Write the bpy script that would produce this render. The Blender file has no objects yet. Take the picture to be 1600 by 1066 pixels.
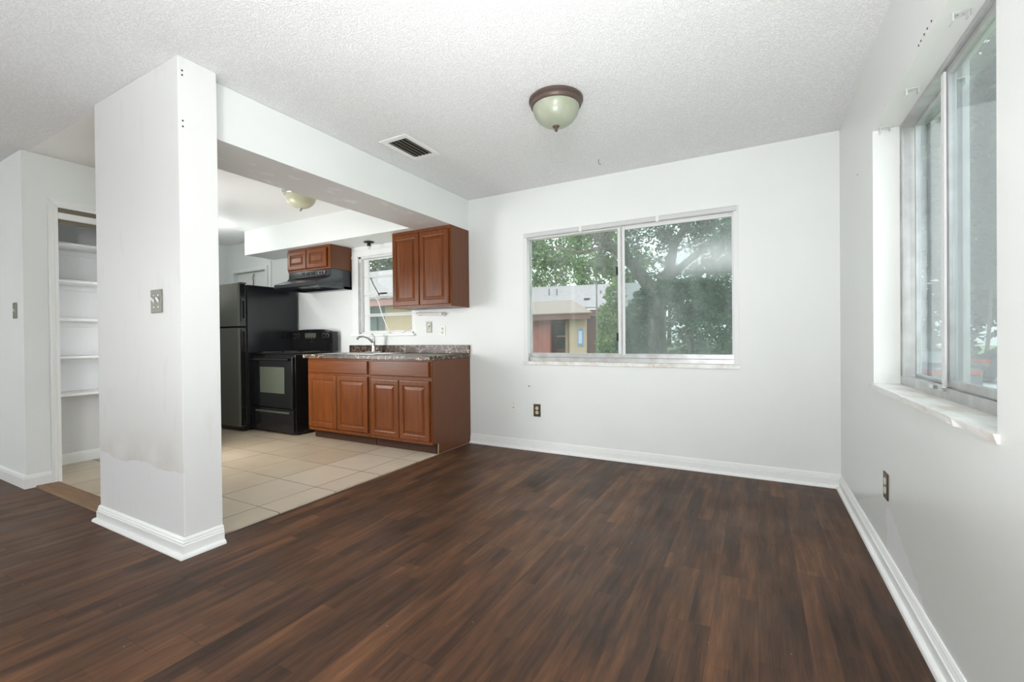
import bpy, bmesh, math, random
from mathutils import Vector, Matrix
import numpy as np

PI = math.pi
scn = bpy.context.scene
COL = scn.collection

# ------------------------------------------------------------------ camera, world, lights, exposure
H = 2.44                                   # ceiling height
L, R, D = -2.538, 0.501, 3.75              # beam plane, right wall, far wall
YC, YK, LC, XW, XE = 1.133, 1.311, -2.45, -3.392, -4.62
ZB = 2.136                                 # underside of beam and soffit

def setup_camera():
    yaw, pitch, roll, f, h = 0.50106, -0.0068, -0.01013, 698.12, 1.05115
    fw = Vector((-math.sin(yaw)*math.cos(pitch), math.cos(yaw)*math.cos(pitch), math.sin(pitch)))
    r = Vector((math.cos(yaw), math.sin(yaw), 0)); u = r.cross(fw)
    r2 = r*math.cos(roll)+u*math.sin(roll); u2 = -r*math.sin(roll)+u*math.cos(roll)
    cam = bpy.data.cameras.new('camera'); o = bpy.data.objects.new('camera', cam); COL.objects.link(o)
    M = Matrix((r2, u2, -fw)).transposed().to_4x4(); M.translation = Vector((0, 0, h))
    o.matrix_world = M
    cam.sensor_fit = 'HORIZONTAL'; cam.sensor_width = 36.0; cam.lens = 36.0*f/1600.0
    cam.clip_start = 0.05; cam.clip_end = 400
    scn.camera = o
setup_camera()

scn.view_settings.view_transform = 'Standard'
scn.view_settings.look = 'None'
scn.view_settings.gamma = 1
scn.view_settings.use_curve_mapping = False
scn.view_settings.exposure = 0.07

def setup_world():
    w = bpy.data.worlds.new('overcast_sky'); scn.world = w; w.use_nodes = True
    nt = w.node_tree; nt.nodes.clear()
    out = nt.nodes.new('ShaderNodeOutputWorld'); bg = nt.nodes.new('ShaderNodeBackground')
    tc = nt.nodes.new('ShaderNodeTexCoord'); sp = nt.nodes.new('ShaderNodeSeparateXYZ')
    cr = nt.nodes.new('ShaderNodeValToRGB')
    cr.color_ramp.elements[0].position = 0.45; cr.color_ramp.elements[0].color = (.25, .28, .24, 1)
    cr.color_ramp.elements[1].position = 0.56; cr.color_ramp.elements[1].color = (.93, .97, 1, 1)
    mr = nt.nodes.new('ShaderNodeMapRange'); mr.inputs[1].default_value = -1; mr.inputs[2].default_value = 1
    nt.links.new(tc.outputs['Generated'], sp.inputs[0]); nt.links.new(sp.outputs[2], mr.inputs[0])
    nt.links.new(mr.outputs[0], cr.inputs[0]); nt.links.new(cr.outputs[0], bg.inputs[0])
    bg.inputs[1].default_value = 2.9
    nt.links.new(bg.outputs[0], out.inputs[0])
setup_world()

def area(name, loc, look, sx, sy, power, col=(1, 1, 1), spread=180):
    l = bpy.data.lights.new(name, 'AREA'); l.shape = 'RECTANGLE'; l.size = sx; l.size_y = sy
    l.energy = power; l.color = col; l.spread = math.radians(spread)
    o = bpy.data.objects.new(name, l); COL.objects.link(o); o.location = loc
    d = Vector(look)-Vector(loc); o.rotation_euler = d.to_track_quat('-Z', 'Y').to_euler()
    return o
def point(name, loc, power, rad, col=(1, 1, 1)):
    l = bpy.data.lights.new(name, 'POINT'); l.energy = power; l.shadow_soft_size = rad; l.color = col
    o = bpy.data.objects.new(name, l); COL.objects.link(o); o.location = loc
    return o
def spot(name, loc, look, power, ang, rad, col=(1, 1, 1), blend=.6):
    l = bpy.data.lights.new(name, 'SPOT'); l.energy = power; l.spot_size = math.radians(ang); l.spot_blend = blend; l.shadow_soft_size = rad; l.color = col
    o = bpy.data.objects.new(name, l); COL.objects.link(o); o.location = loc
    o.rotation_euler = (Vector(look)-Vector(loc)).to_track_quat('-Z', 'Y').to_euler(); return o
# frontal fill lamp added beside the right hand wall, just behind the camera
area('front_fill', (0.22, -1.2, 1.6), (-1.3, 3.0, 1.55), 0.5, 0.9, 61, (.985, .995, 1))
# fill lamp added in front of the solid left end of the living room
area('left_fill', (-7.5, -2.2, 1.3), (-2, -1.0, 1.3), 2.6, 2.0, 135, (.97, 1, .985))
# upward fill lamps added around the camera, in place of a bounced flash
area('bounce_fill', (-0.35, 0.35, 0.22), (-0.8, 1.6, 2.44), 0.7, 0.7, 31, (.98, .99, 1), 125)
area('bounce_fill', (-0.8, -1.5, 0.4), (-0.8, -1.2, 2.44), 0.8, 0.8, 46, (.98, .99, 1), 120)
# flash set up in the kitchen, behind the wall stub
point('kitchen_flash', (-5.62, 2.86, 2.12), 7.5, 0.05, (.97, 1, .99))
spot('kitchen_bounce', (-5.62, 2.5, 1.2), (-5.55, 2.7, 2.44), 25, 125, .05, (.97, 1, .99), 1.)
area('kitchen_fill', (-4.45, 1.75, 1.15), (-4.1, 3.4, 1.0), 0.6, 1.0, 34, (1, .995, .98))  # fill lamp added out of sight to brighten the stove wall

# ------------------------------------------------------------------ material helpers
def mat(name, col, rough=.5, metal=0., spec=.5, emit=None, coat=0.):
    m = bpy.data.materials.new(name); m.use_nodes = True
    b = m.node_tree.nodes['Principled BSDF']
    b.inputs['Base Color'].default_value = (*col, 1)
    b.inputs['Roughness'].default_value = rough; b.inputs['Metallic'].default_value = metal
    b.inputs['Specular IOR Level'].default_value = spec
    b.inputs['Coat Weight'].default_value = coat
    return m

class G:
    """small node-graph writer"""
    def __init__(s, m):
        s.m = m; s.nt = m.node_tree; s.b = s.nt.nodes['Principled BSDF']
        s.pos = s.n('ShaderNodeNewGeometry').outputs['Position']
    def n(s, t, **k):
        x = s.nt.nodes.new(t)
        for a, v in k.items(): setattr(x, a, v)
        return x
    def link(s, a, b):
        if hasattr(a, 'is_output') or isinstance(a, bpy.types.NodeSocket): s.nt.links.new(a, b)
        else: b.default_value = a
    def math(s, op, a, b=0., c=0., clamp=False):
        x = s.n('ShaderNodeMath', operation=op, use_clamp=clamp)
        s.link(a, x.inputs[0]); s.link(b, x.inputs[1]); s.link(c, x.inputs[2]); return x.outputs[0]
    def xyz(s, v=None):
        x = s.n('ShaderNodeSeparateXYZ'); s.link(v or s.pos, x.inputs[0]); return x.outputs
    def comb(s, x, y, z=0.):
        c = s.n('ShaderNodeCombineXYZ'); s.link(x, c.inputs[0]); s.link(y, c.inputs[1]); s.link(z, c.inputs[2]); return c.outputs[0]
    def scale(s, v, k):
        x = s.n('ShaderNodeVectorMath', operation='MULTIPLY'); s.link(v, x.inputs[0]); x.inputs[1].default_value = k; return x.outputs[0]
    def noise(s, sc, det=3, rough=.5, v=None, out=0):
        x = s.n('ShaderNodeTexNoise'); s.link(v or s.pos, x.inputs['Vector'])
        x.inputs['Scale'].default_value = sc; x.inputs['Detail'].default_value = det; x.inputs['Roughness'].default_value = rough
        return x.outputs[out]
    def voro(s, sc, v=None, feature='F1', out='Distance', rnd=1):
        x = s.n('ShaderNodeTexVoronoi', feature=feature); s.link(v or s.pos, x.inputs['Vector'])
        x.inputs['Scale'].default_value = sc; x.inputs['Randomness'].default_value = rnd; return x.outputs[out]
    def white(s, v):
        x = s.n('ShaderNodeTexWhiteNoise', noise_dimensions='3D'); s.link(v, x.inputs['Vector']); return x.outputs['Value']
    def ramp(s, f, stops, interp='LINEAR'):
        x = s.n('ShaderNodeValToRGB'); s.link(f, x.inputs[0]); e = x.color_ramp.elements; x.color_ramp.interpolation = interp
        while len(e) < len(stops): e.new(.5)
        for i, (p, c) in enumerate(stops):
            e[i].position = p; e[i].color = (*c, 1) if len(c) == 3 else c
        return x.outputs[0]
    def mix(s, f, a, b, bt='MIX'):
        x = s.n('ShaderNodeMix', data_type='RGBA', blend_type=bt)
        s.link(f, x.inputs[0])
        for v, k in ((a, 6), (b, 7)):
            if isinstance(v, tuple): v = (*v, 1) if len(v) == 3 else v
            s.link(v, x.inputs[k])
        return x.outputs[2]
    def mr(s, v, a, b, c=0., d=1.):
        x = s.n('ShaderNodeMapRange'); s.link(v, x.inputs[0])
        for i, k in enumerate((a, b, c, d)): x.inputs[i+1].default_value = k
        return x.outputs[0]
    def col(s, c): s.link(c, s.b.inputs['Base Color'])
    def rough(s, c): s.link(c, s.b.inputs['Roughness'])
    def bump(s, h, st=.3, dist=.01):
        x = s.n('ShaderNodeBump'); x.inputs['Strength'].default_value = st; x.inputs['Distance'].default_value = dist
        s.link(h, x.inputs['Height']); s.link(x.outputs[0], s.b.inputs['Normal'])

M = {}
def paint(name, col, rough=.38, bumpst=.12):
    m = mat(name, col, rough); g = G(m)
    n = g.noise(1.6, 4); g.col(g.mix(g.mr(n, .35, .7), tuple(c*.975 for c in col), tuple(min(1, c*1.012) for c in col)))
    g.bump(g.noise(38, 4), bumpst, .004); return m
M['wall'] = paint('white_wall_paint', (.785, .812, .798), .5)
M['ceil_smooth'] = paint('smooth_ceiling_paint', (.78, .78, .765), .42)
M['trim'] = paint('white_trim_paint', (.84, .85, .845), .35, .05)
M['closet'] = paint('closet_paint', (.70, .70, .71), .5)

def pier_paint():
    m = mat('patched_wall_paint', (.78, .79, .78), .4); g = G(m); o = g.xyz()
    # repainted band near the floor on the camera-facing side, with a ragged brushed edge
    edge = g.math('ADD', g.math('MULTIPLY', g.noise(4, 3, v=g.comb(o[0], 0., 0.)), .12), .345)
    face = g.math('LESS_THAN', o[1], YC+.004)
    low = g.math('MULTIPLY', g.math('LESS_THAN', o[2], edge), face)
    grime = g.mr(o[2], .4, .62, 1., 0.)
    grime = g.math('MULTIPLY', g.math('MULTIPLY', grime, face), g.mr(g.noise(6, 3), .3, .7))
    base = g.mix(grime, (.725, .73, .722), (.62, .60, .565))
    c = g.mix(low, base, (.75, .765, .775))
    dirt = g.math('MULTIPLY', g.mr(g.noise(14, 4, v=g.scale(g.pos, (1, 1, .25))), .6, .8), .25)
    g.col(g.mix(dirt, c, (.5, .48, .45))); 
    return m
M['pier'] = pier_paint()

def right_paint():
    m = mat('right_wall_paint', (.76, .765, .75), .3); g = G(m); o = g.xyz()
    # pale repainted patch just above the baseboard, nearer than the outlet
    y, z = o[1], o[2]
    yy = g.math('ADD', y, g.math('MULTIPLY', g.math('SUBTRACT', g.noise(14, 3), .5), .10))
    top = g.math('ADD', g.mr(yy, 2.0, 2.45, .06, .24), g.math('MULTIPLY', g.noise(17, 3, v=g.comb(y, 0., 0.)), .10))
    a = g.math('LESS_THAN', z, top); b = g.math('GREATER_THAN', yy, 2.03); c = g.math('LESS_THAN', yy, 2.52)
    msk = g.math('MULTIPLY', g.math('MULTIPLY', a, b), c)
    n = g.noise(1.5, 4)
    base = g.mix(g.mr(n, .3, .7), (.715, .73, .712), (.75, .765, .747))
    g.col(g.mix(g.math('MULTIPLY', msk, .75), base, (.84, .85, .87)))
    g.bump(g.noise(26, 4), .14, .004); return m
M['right'] = right_paint()

def popcorn():
    m = mat('popcorn_ceiling', (.86, .865, .87), .8); g = G(m)
    n1 = g.noise(115, 3, .7); n2 = g.voro(160)
    h = g.math('ADD', g.mr(n1, .38, .62), g.math('MULTIPLY', g.mr(n2, 0, .6, 1, 0), .6))
    g.col(g.mix(g.mr(h, .3, 1.1), (.85, .855, .86), (.97, .975, .98)))
    g.bump(h, .62, .008); return m
M['popcorn'] = popcorn()

def planks():
    m = mat('dark_vinyl_plank', (.08, .05, .035), .38); g = G(m); o = g.xyz()
    W, LN = .152, 1.22
    row = g.math('FLOOR', g.math('DIVIDE', o[0], W))
    off = g.math('MULTIPLY', g.white(g.comb(row, 3., 1.)), LN)
    yy = g.math('ADD', o[1], off)
    colm = g.math('FLOOR', g.math('DIVIDE', yy, LN))
    rnd = g.white(g.comb(row, colm, 7.))
    # printed strips within a plank
    srow = g.math('FLOOR', g.math('DIVIDE', o[0], W/2))
    soff = g.math('MULTIPLY', g.white(g.comb(srow, 9., 1.)), .61)
    scol = g.math('FLOOR', g.math('DIVIDE', g.math('ADD', o[1], soff), .61))
    srnd = g.white(g.comb(srow, scol, 2.))
    v = g.comb(g.math('ADD', o[0], g.math('MULTIPLY', rnd, 5.)), g.math('MULTIPLY', yy, .085), g.math('MULTIPLY', rnd, 9.))
    grain = g.noise(26, 6, .62, v=v)
    v2 = g.comb(g.math('ADD', o[0], g.math('MULTIPLY', srnd, 3.)), g.math('MULTIPLY', o[1], .16), srnd)
    cloud = g.noise(5.5, 5, .6, v=v2)
    fine = g.noise(150, 3, .6, v=g.comb(o[0], g.math('MULTIPLY', o[1], .05), 0.))
    big = g.noise(1.1, 3, .5)
    t = g.math('ADD', g.math('MULTIPLY', grain, .46), g.math('MULTIPLY', cloud, .46))
    t = g.math('ADD', t, g.math('MULTIPLY', srnd, .05)); t = g.math('ADD', t, g.math('MULTIPLY', rnd, .05))
    t = g.math('ADD', t, g.math('MULTIPLY', g.math('SUBTRACT', big, .5), .22))
    t = g.math('ADD', t, g.math('MULTIPLY', g.math('SUBTRACT', fine, .5), .16))
    c = g.ramp(t, [(.33, (.024, .0125, .008)), (.45, (.052, .026, .0155)), (.54, (.090, .042, .0215)), (.63, (.142, .065, .030)), (.76, (.24, .115, .054))])
    # knots
    kn = g.voro(1.9, v=g.comb(g.math('MULTIPLY', o[0], 2.2), g.math('MULTIPLY', o[1], .8), 0.))
    c = g.mix(g.math('MULTIPLY', g.mr(kn, .02, .09, 1, 0), .7), c, (.010, .008, .007))
    # plank seams
    fx = g.math('FRACT', g.math('DIVIDE', o[0], W)); fy = g.math('FRACT', g.math('DIVIDE', yy, LN))
    s1 = g.math('LESS_THAN', fx, .008); s2 = g.math('LESS_THAN', fy, .0018)
    seam = g.math('MAXIMUM', s1, s2)
    c = g.mix(g.math('MULTIPLY', seam, .6), c, (.012, .009, .008))
    # scuffs and specks of plaster
    sp = g.voro(9.0); c = g.mix(g.math('MULTIPLY', g.math('LESS_THAN', sp, .022), .5), c, (.5, .46, .42))
    g.col(c); g.rough(g.mr(g.noise(3, 3), .3, .7, .40, .52))
    g.b.inputs['Specular IOR Level'].default_value = .24
    g.bump(g.math('SUBTRACT', g.math('MULTIPLY', fine, .4), seam), .08, .002); return m
M['wood_floor'] = planks()

def tiles():
    m = mat('beige_ceramic_tile', (.55, .46, .36), .35); g = G(m); o = g.xyz()
    S = .4165
    ux = g.math('DIVIDE', g.math('SUBTRACT', o[0], -3.175), S); uy = g.math('DIVIDE', g.math('SUBTRACT', o[1], 1.690), S)
    cx, cy = g.math('FLOOR', ux), g.math('FLOOR', uy)
    rnd = g.white(g.comb(cx, cy, 4.))
    # lighter row of tiles nearest the dining room
    n = g.noise(5, 4); n2 = g.noise(60, 3)
    t = g.math('ADD', g.math('MULTIPLY', rnd, .35), g.math('ADD', g.math('MULTIPLY', n, .5), g.math('MULTIPLY', n2, .15)))
    c = g.ramp(t, [(.2, (.39, .31, .215)), (.5, (.47, .385, .28)), (.85, (.56, .475, .365))])
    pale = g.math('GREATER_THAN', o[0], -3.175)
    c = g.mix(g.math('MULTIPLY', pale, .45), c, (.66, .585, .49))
    fx, fy = g.math('FRACT', ux), g.math('FRACT', uy)
    dx = g.math('MINIMUM', fx, g.math('SUBTRACT', 1., fx)); dy = g.math('MINIMUM', fy, g.math('SUBTRACT', 1., fy))
    dd = g.math('MINIMUM', dx, dy)
    gr = g.math('LESS_THAN', dd, .0085)
    gcol = g.mix(g.mr(g.noise(2.3, 2), .4, .6), (.12, .10, .085), (.30, .25, .20))
    g.col(g.mix(gr, c, gcol)); g.rough(g.mix(gr, (.33,)*3, (.9,)*3))
    g.bump(g.mr(dd, .004, .014), .35, .003); return m
M['tile'] = tiles()

def wood(name, c0, c1, vertical=True, rough=.32):
    m = mat(name, c0, rough); g = G(m)
    k = (9, 9, .7) if vertical else (.7, 9, 9)
    n = g.noise(5, 6, .6, v=g.scale(g.pos, k)); n2 = g.noise(1.5, 3)
    t = g.math('ADD', g.math('MULTIPLY', n, .7), g.math('MULTIPLY', n2, .3))
    g.col(g.ramp(t, [(.3, c0), (.7, c1)])); g.rough(g.mr(n2, .3, .7, rough-.04, rough+.06))
    g.b.inputs['Specular IOR Level'].default_value = .25
    return m
M['cherry'] = wood('cherry_cabinet_wood', (.088, .023, .005), (.195, .054, .010))
M['cherry_h'] = wood('cherry_drawer_wood', (.088, .023, .005), (.175, .049, .009), False)
M['cherry_side'] = wood('cherry_side_veneer', (.13, .052, .026), (.16, .066, .034))
M['toekick'] = wood('toe_kick_board', (.045, .018, .010), (.060, .026, .014), False, .6)
M['raw_edge'] = mat('raw_board_edge', (.55, .38, .22), .8)

def laminate():
    m = mat('dark_granite_laminate', (.05, .035, .03), .36); g = G(m)
    n = g.noise(16, 5, .65); w = g.noise(5, 4, .6)
    warp = g.n('ShaderNodeVectorMath', operation='ADD')
    g.link(g.pos, warp.inputs[0]); g.link(g.scale(g.noise(9, 3, out=1), (.16, .16, .16)), warp.inputs[1])
    e = g.voro(13, v=warp.outputs[0], feature='DISTANCE_TO_EDGE')
    sp = g.voro(55, v=warp.outputs[0])
    base = g.ramp(n, [(.35, (.012, .008, .006)), (.55, (.065, .036, .022)), (.75, (.17, .11, .068))])
    vein = g.math('MULTIPLY', g.mr(e, 0, .045, 1, 0), g.math('GREATER_THAN', w, .49))
    c = g.mix(vein, base, (.55, .45, .33))
    fl = g.math('MULTIPLY', g.mr(sp, .12, .24, 1, 0), g.math('GREATER_THAN', g.noise(21, 2), .56))
    g.col(g.mix(fl, c, (.62, .54, .42))); return m
M['laminate'] = laminate()
M['black_gloss'] = mat('black_appliance_enamel', (.010, .010, .011), .14)
M['black_side'] = mat('black_textured_side', (.012, .013, .016), .2)
g = G(M['black_side']); g.bump(g.noise(220, 2), .12, .001)
M['fridge_front'] = mat('charcoal_textured_door', (.088, .088, .074), .42)
g = G(M['fridge_front']); g.bump(g.noise(260, 2), .25, .001)
M['black'] = mat('black_plastic', (.008, .008, .009), .35)
M['gasket'] = mat('dark_rubber', (.004, .004, .004), .7)
M['oven_glass'] = mat('oven_glass', (.10, .115, .085), .06, 0, .9)
M['chrome'] = mat('chrome', (.62, .62, .60), .18, 1)
M['steel'] = mat('brushed_steel', (.60, .60, .58), .28, 1)
M['nickel'] = mat('dull_steel_plate', (.17, .165, .14), .38, .35)
M['alu'] = mat('aluminium_frame', (.62, .64, .64), .42, .7)
g = G(M['alu']); g.col(g.mix(g.mr(g.noise(12, 4), .35, .7), (.60, .61, .61), (.47, .47, .465)))
M['alu_white'] = mat('painted_window_frame', (.74, .75, .75), .4)
M['bronze'] = mat('bronze_plate', (.10, .075, .045), .4, .6)
M['rust'] = mat('oil_rubbed_bronze', (.105, .075, .062), .42, .25)
M['white_plastic'] = mat('white_plastic', (.80, .80, .77), .4)
M['track_grey'] = mat('greyed_track', (.60, .61, .61), .4)
M['ivory'] = mat('ivory_plastic', (.62, .58, .47), .45)
M['frost'] = mat('frosted_glass_bowl', (.34, .36, .29), .28)
g = G(M['frost']); g.col(g.mix(g.mr(g.noise(9, 4), .3, .7), (.38, .41, .34), (.29, .32, .22)))
M['frost_k'] = mat('cream_glass_bowl', (.56, .55, .40), .3)
M['dark'] = mat('dark_void', (.02, .018, .015), .9)
M['vent_dark'] = mat('vent_slat_and_track_shade', (.16, .14, .10), .55)
M['clear'] = mat('clear_plastic', (.90, .92, .92), .25)
M['clear'].node_tree.nodes['Principled BSDF'].inputs['Transmission Weight'].default_value = .35
M['threshold'] = wood('worn_wood_threshold', (.15, .085, .045), (.27, .165, .09), False, .6)

def marble():
    m = mat('marble_sill', (.78, .77, .74), .3); g = G(m)
    n = g.noise(9, 6, .65, v=g.scale(g.pos, (1, .5, 1)))
    g.col(g.ramp(n, [(.35, (.62, .58, .50)), (.5, (.80, .79, .76)), (.7, (.88, .88, .87))])); return m
M['marble'] = marble()

def glass(name, tint=(.93, .97, .95), dirt=.05, glare=None, boost=1.):
    m = bpy.data.materials.new(name); m.use_nodes = True; nt = m.node_tree; nt.nodes.clear()
    N = nt.nodes.new
    out = N('ShaderNodeOutputMaterial'); tr = N('ShaderNodeBsdfTransparent'); gl = N('ShaderNodeBsdfGlossy')
    df = N('ShaderNodeBsdfDiffuse'); fr = N('ShaderNodeFresnel'); m1 = N('ShaderNodeMixShader'); m2 = N('ShaderNodeMixShader')
    tr.inputs[0].default_value = (*tint, 1); gl.inputs[0].default_value = (.95, .98, 1, 1); gl.inputs[1].default_value = .0
    df.inputs[0].default_value = (.72, .76, .76, 1); fr.inputs[0].default_value = 1.5
    gb = N('ShaderNodeNewGeometry'); io = N('ShaderNodeMapRange'); io.inputs[3].default_value = 1.5; io.inputs[4].default_value = 1/1.5
    nt.links.new(gb.outputs['Backfacing'], io.inputs[0]); nt.links.new(io.outputs[0], fr.inputs[0])      # thin pane: same reflectance on both faces
    mu = N('ShaderNodeMath'); mu.operation = 'MULTIPLY'; mu.use_clamp = True; mu.inputs[1].default_value = 1.1*boost
    nt.links.new(fr.outputs[0], mu.inputs[0]); nt.links.new(mu.outputs[0], m1.inputs[0])
    nt.links.new(tr.outputs[0], m1.inputs[1]); nt.links.new(gl.outputs[0], m1.inputs[2])
    geo = N('ShaderNodeNewGeometry'); no = N('ShaderNodeTexNoise'); no.inputs['Scale'].default_value = 6; no.inputs['Detail'].default_value = 5
    mp = N('ShaderNodeVectorMath'); mp.operation = 'MULTIPLY'; mp.inputs[1].default_value = (1, 1, .3)
    nt.links.new(geo.outputs['Position'], mp.inputs[0]); nt.links.new(mp.outputs[0], no.inputs['Vector'])
    r = N('ShaderNodeMapRange'); r.inputs[1].default_value = .35; r.inputs[2].default_value = .75; r.inputs[3].default_value = dirt*.5; r.inputs[4].default_value = dirt*1.6
    nt.links.new(no.outputs[0], r.inputs[0]); fac = r.outputs[0]
    if glare:                              # pale smear painted across the pane for the reflected flash
        zc, zw, x0, x1, amt = glare
        sp = N('ShaderNodeSeparateXYZ'); nt.links.new(geo.outputs['Position'], sp.inputs[0])
        a = N('ShaderNodeMath'); a.operation = 'SUBTRACT'; nt.links.new(sp.outputs[2], a.inputs[0]); a.inputs[1].default_value = zc
        b = N('ShaderNodeMath'); b.operation = 'ABSOLUTE'; nt.links.new(a.outputs[0], b.inputs[0])
        c = N('ShaderNodeMapRange'); c.interpolation_type = 'SMOOTHSTEP'; c.inputs[1].default_value = zw; c.inputs[2].default_value = 0; c.inputs[3].default_value = 0; c.inputs[4].default_value = amt
        nt.links.new(b.outputs[0], c.inputs[0])
        d = N('ShaderNodeMapRange'); d.interpolation_type = 'SMOOTHSTEP'; d.inputs[1].default_value = x0; d.inputs[2].default_value = x1
        nt.links.new(sp.outputs[0], d.inputs[0])
        e = N('ShaderNodeMath'); e.operation = 'MULTIPLY_ADD'
        nt.links.new(c.outputs[0], e.inputs[0]); nt.links.new(d.outputs[0], e.inputs[1]); nt.links.new(fac, e.inputs[2]); fac = e.outputs[0]
    nt.links.new(fac, m2.inputs[0]); nt.links.new(m1.outputs[0], m2.inputs[1]); nt.links.new(df.outputs[0], m2.inputs[2])
    nt.links.new(m2.outputs[0], out.inputs[0]); return m
M['glass'] = glass('window_glass', dirt=.07)
M['glass_dirty_glare'] = glass('dirty_glare_window_glass', (.72, .80, .78), .13, (1.66, .20, -.95, -.25, .5))  # dirt film plus the painted flash reflection
M['glass_side'] = glass('hazy_side_glass', (.80, .86, .86), .06, boost=1.6)

# ------------------------------------------------------------------ mesh helpers
class MB:
    def __init__(s): s.v = []; s.f = []; s.mi = []; s.sm = []
    def add(s, verts, faces, mi=0, smooth=False):
        k = len(s.v); s.v += [tuple(v) for v in verts]
        for f in faces: s.f.append(tuple(i+k for i in f)); s.mi.append(mi); s.sm.append(smooth)
        return s
    def box(s, x0, x1, y0, y1, z0, z1, mi=0):
        v = [(x, y, z) for z in (z0, z1) for y in (y0, y1) for x in (x0, x1)]
        return s.add(v, [(0, 2, 3, 1), (4, 5, 7, 6), (0, 1, 5, 4), (2, 6, 7, 3), (0, 4, 6, 2), (1, 3, 7, 5)], mi)
    def quad(s, a, b, c, d, mi=0): return s.add([a, b, c, d], [(0, 1, 2, 3)], mi)
    def tube(s, pts, r, n=10, mi=0, caps=True):
        pts = [Vector(p) for p in pts]; rs = r if isinstance(r, (list, tuple)) else [r]*len(pts)
        rings = []; up = None
        for i, p in enumerate(pts):
            d = (pts[min(i+1, len(pts)-1)]-pts[max(i-1, 0)]).normalized()
            if up is None: up = d.orthogonal().normalized()
            else:
                up = (up-d*up.dot(d)); up = up.normalized() if up.length > 1e-6 else d.orthogonal().normalized()
            w = d.cross(up)
            rings.append([p+(up*math.cos(2*PI*k/n)+w*math.sin(2*PI*k/n))*rs[i] for k in range(n)])
        v = [q for rg in rings for q in rg]; f = []
        for i in range(len(pts)-1):
            for k in range(n): f.append((i*n+k, i*n+(k+1) % n, (i+1)*n+(k+1) % n, (i+1)*n+k))
        if caps: f.append(tuple(range(n-1, -1, -1))); f.append(tuple((len(pts)-1)*n+k for k in range(n)))
        return s.add(v, f, mi, True)
    def lathe(s, prof, c=(0, 0, 0), n=40, mi=0, axis='z'):
        v = []; f = []
        for (r, z) in prof:
            for k in range(n):
                a = 2*PI*k/n; p = (r*math.cos(a), r*math.sin(a), z)
                if axis == 'y': p = (p[0], p[2], p[1])
                if axis == 'x': p = (p[2], p[0], p[1])
                v.append((p[0]+c[0], p[1]+c[1], p[2]+c[2]))
        for i in range(len(prof)-1):
            for k in range(n): f.append((i*n+k, i*n+(k+1) % n, (i+1)*n+(k+1) % n, (i+1)*n+k))
        return s.add(v, f, mi, True)
    def prism(s, poly, ax, a, b, mi=0):
        """poly of 2D points in the plane across axis ax, extruded from a to b"""
        def P(p, t): return {'x': (t, p[0], p[1]), 'y': (p[0], t, p[1]), 'z': (p[0], p[1], t)}[ax]
        n = len(poly); v = [P(p, a) for p in poly]+[P(p, b) for p in poly]
        f = [tuple(range(n)), tuple(range(2*n-1, n-1, -1))]+[(i, i+n, (i+1) % n+n, (i+1) % n) for i in range(n)]
        return s.add(v, f, mi)
    def build(s, name, mats, parent=None, origin=(0, 0, 0), bevel=0, seg=2, fix=True):
        me = bpy.data.meshes.new(name); o0 = Vector(origin)
        if parent is not None and parent.get('_o') is not None: o0 = Vector(parent['_o'])
        me.from_pydata([tuple(Vector(v)-o0) for v in s.v], [], s.f)
        for m in (mats if isinstance(mats, (list, tuple)) else [mats]): me.materials.append(m)
        me.polygons.foreach_set('material_index', s.mi); me.polygons.foreach_set('use_smooth', s.sm)
        if fix:
            bm = bmesh.new(); bm.from_mesh(me); bmesh.ops.remove_doubles(bm, verts=bm.verts, dist=1e-5)
            bmesh.ops.recalc_face_normals(bm, faces=bm.faces); bm.to_mesh(me); bm.free()
        me.update()
        o = bpy.data.objects.new(name, me); COL.objects.link(o)
        if parent is None: o.location = o0
        else: o.parent = parent
        o['_o'] = tuple(o0)
        if any(s.sm) :
            try:
                me.set_sharp_from_angle(angle=math.radians(38))
            except Exception: pass
        if bevel:
            b = o.modifiers.new('bevel', 'BEVEL'); b.width = bevel; b.segments = seg; b.limit_method = 'ANGLE'; b.angle_limit = math.radians(40)
        return o
def box(*a): return MB().box(*a)
def tag(o, label=None, cat=None, group=None, kind=None):
    if label: o['label'] = label
    if cat: o['category'] = cat
    if group: o['group'] = group
    if kind: o['kind'] = kind
    return o
def empty(name, loc, label=None, cat=None, group=None, kind=None):
    o = bpy.data.objects.new(name, None); COL.objects.link(o); o.location = loc; o['_o'] = tuple(loc)
    o.empty_display_size = .1
    return tag(o, label, cat, group, kind)
def struct(o): o['kind'] = 'structure'; return o

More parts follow.
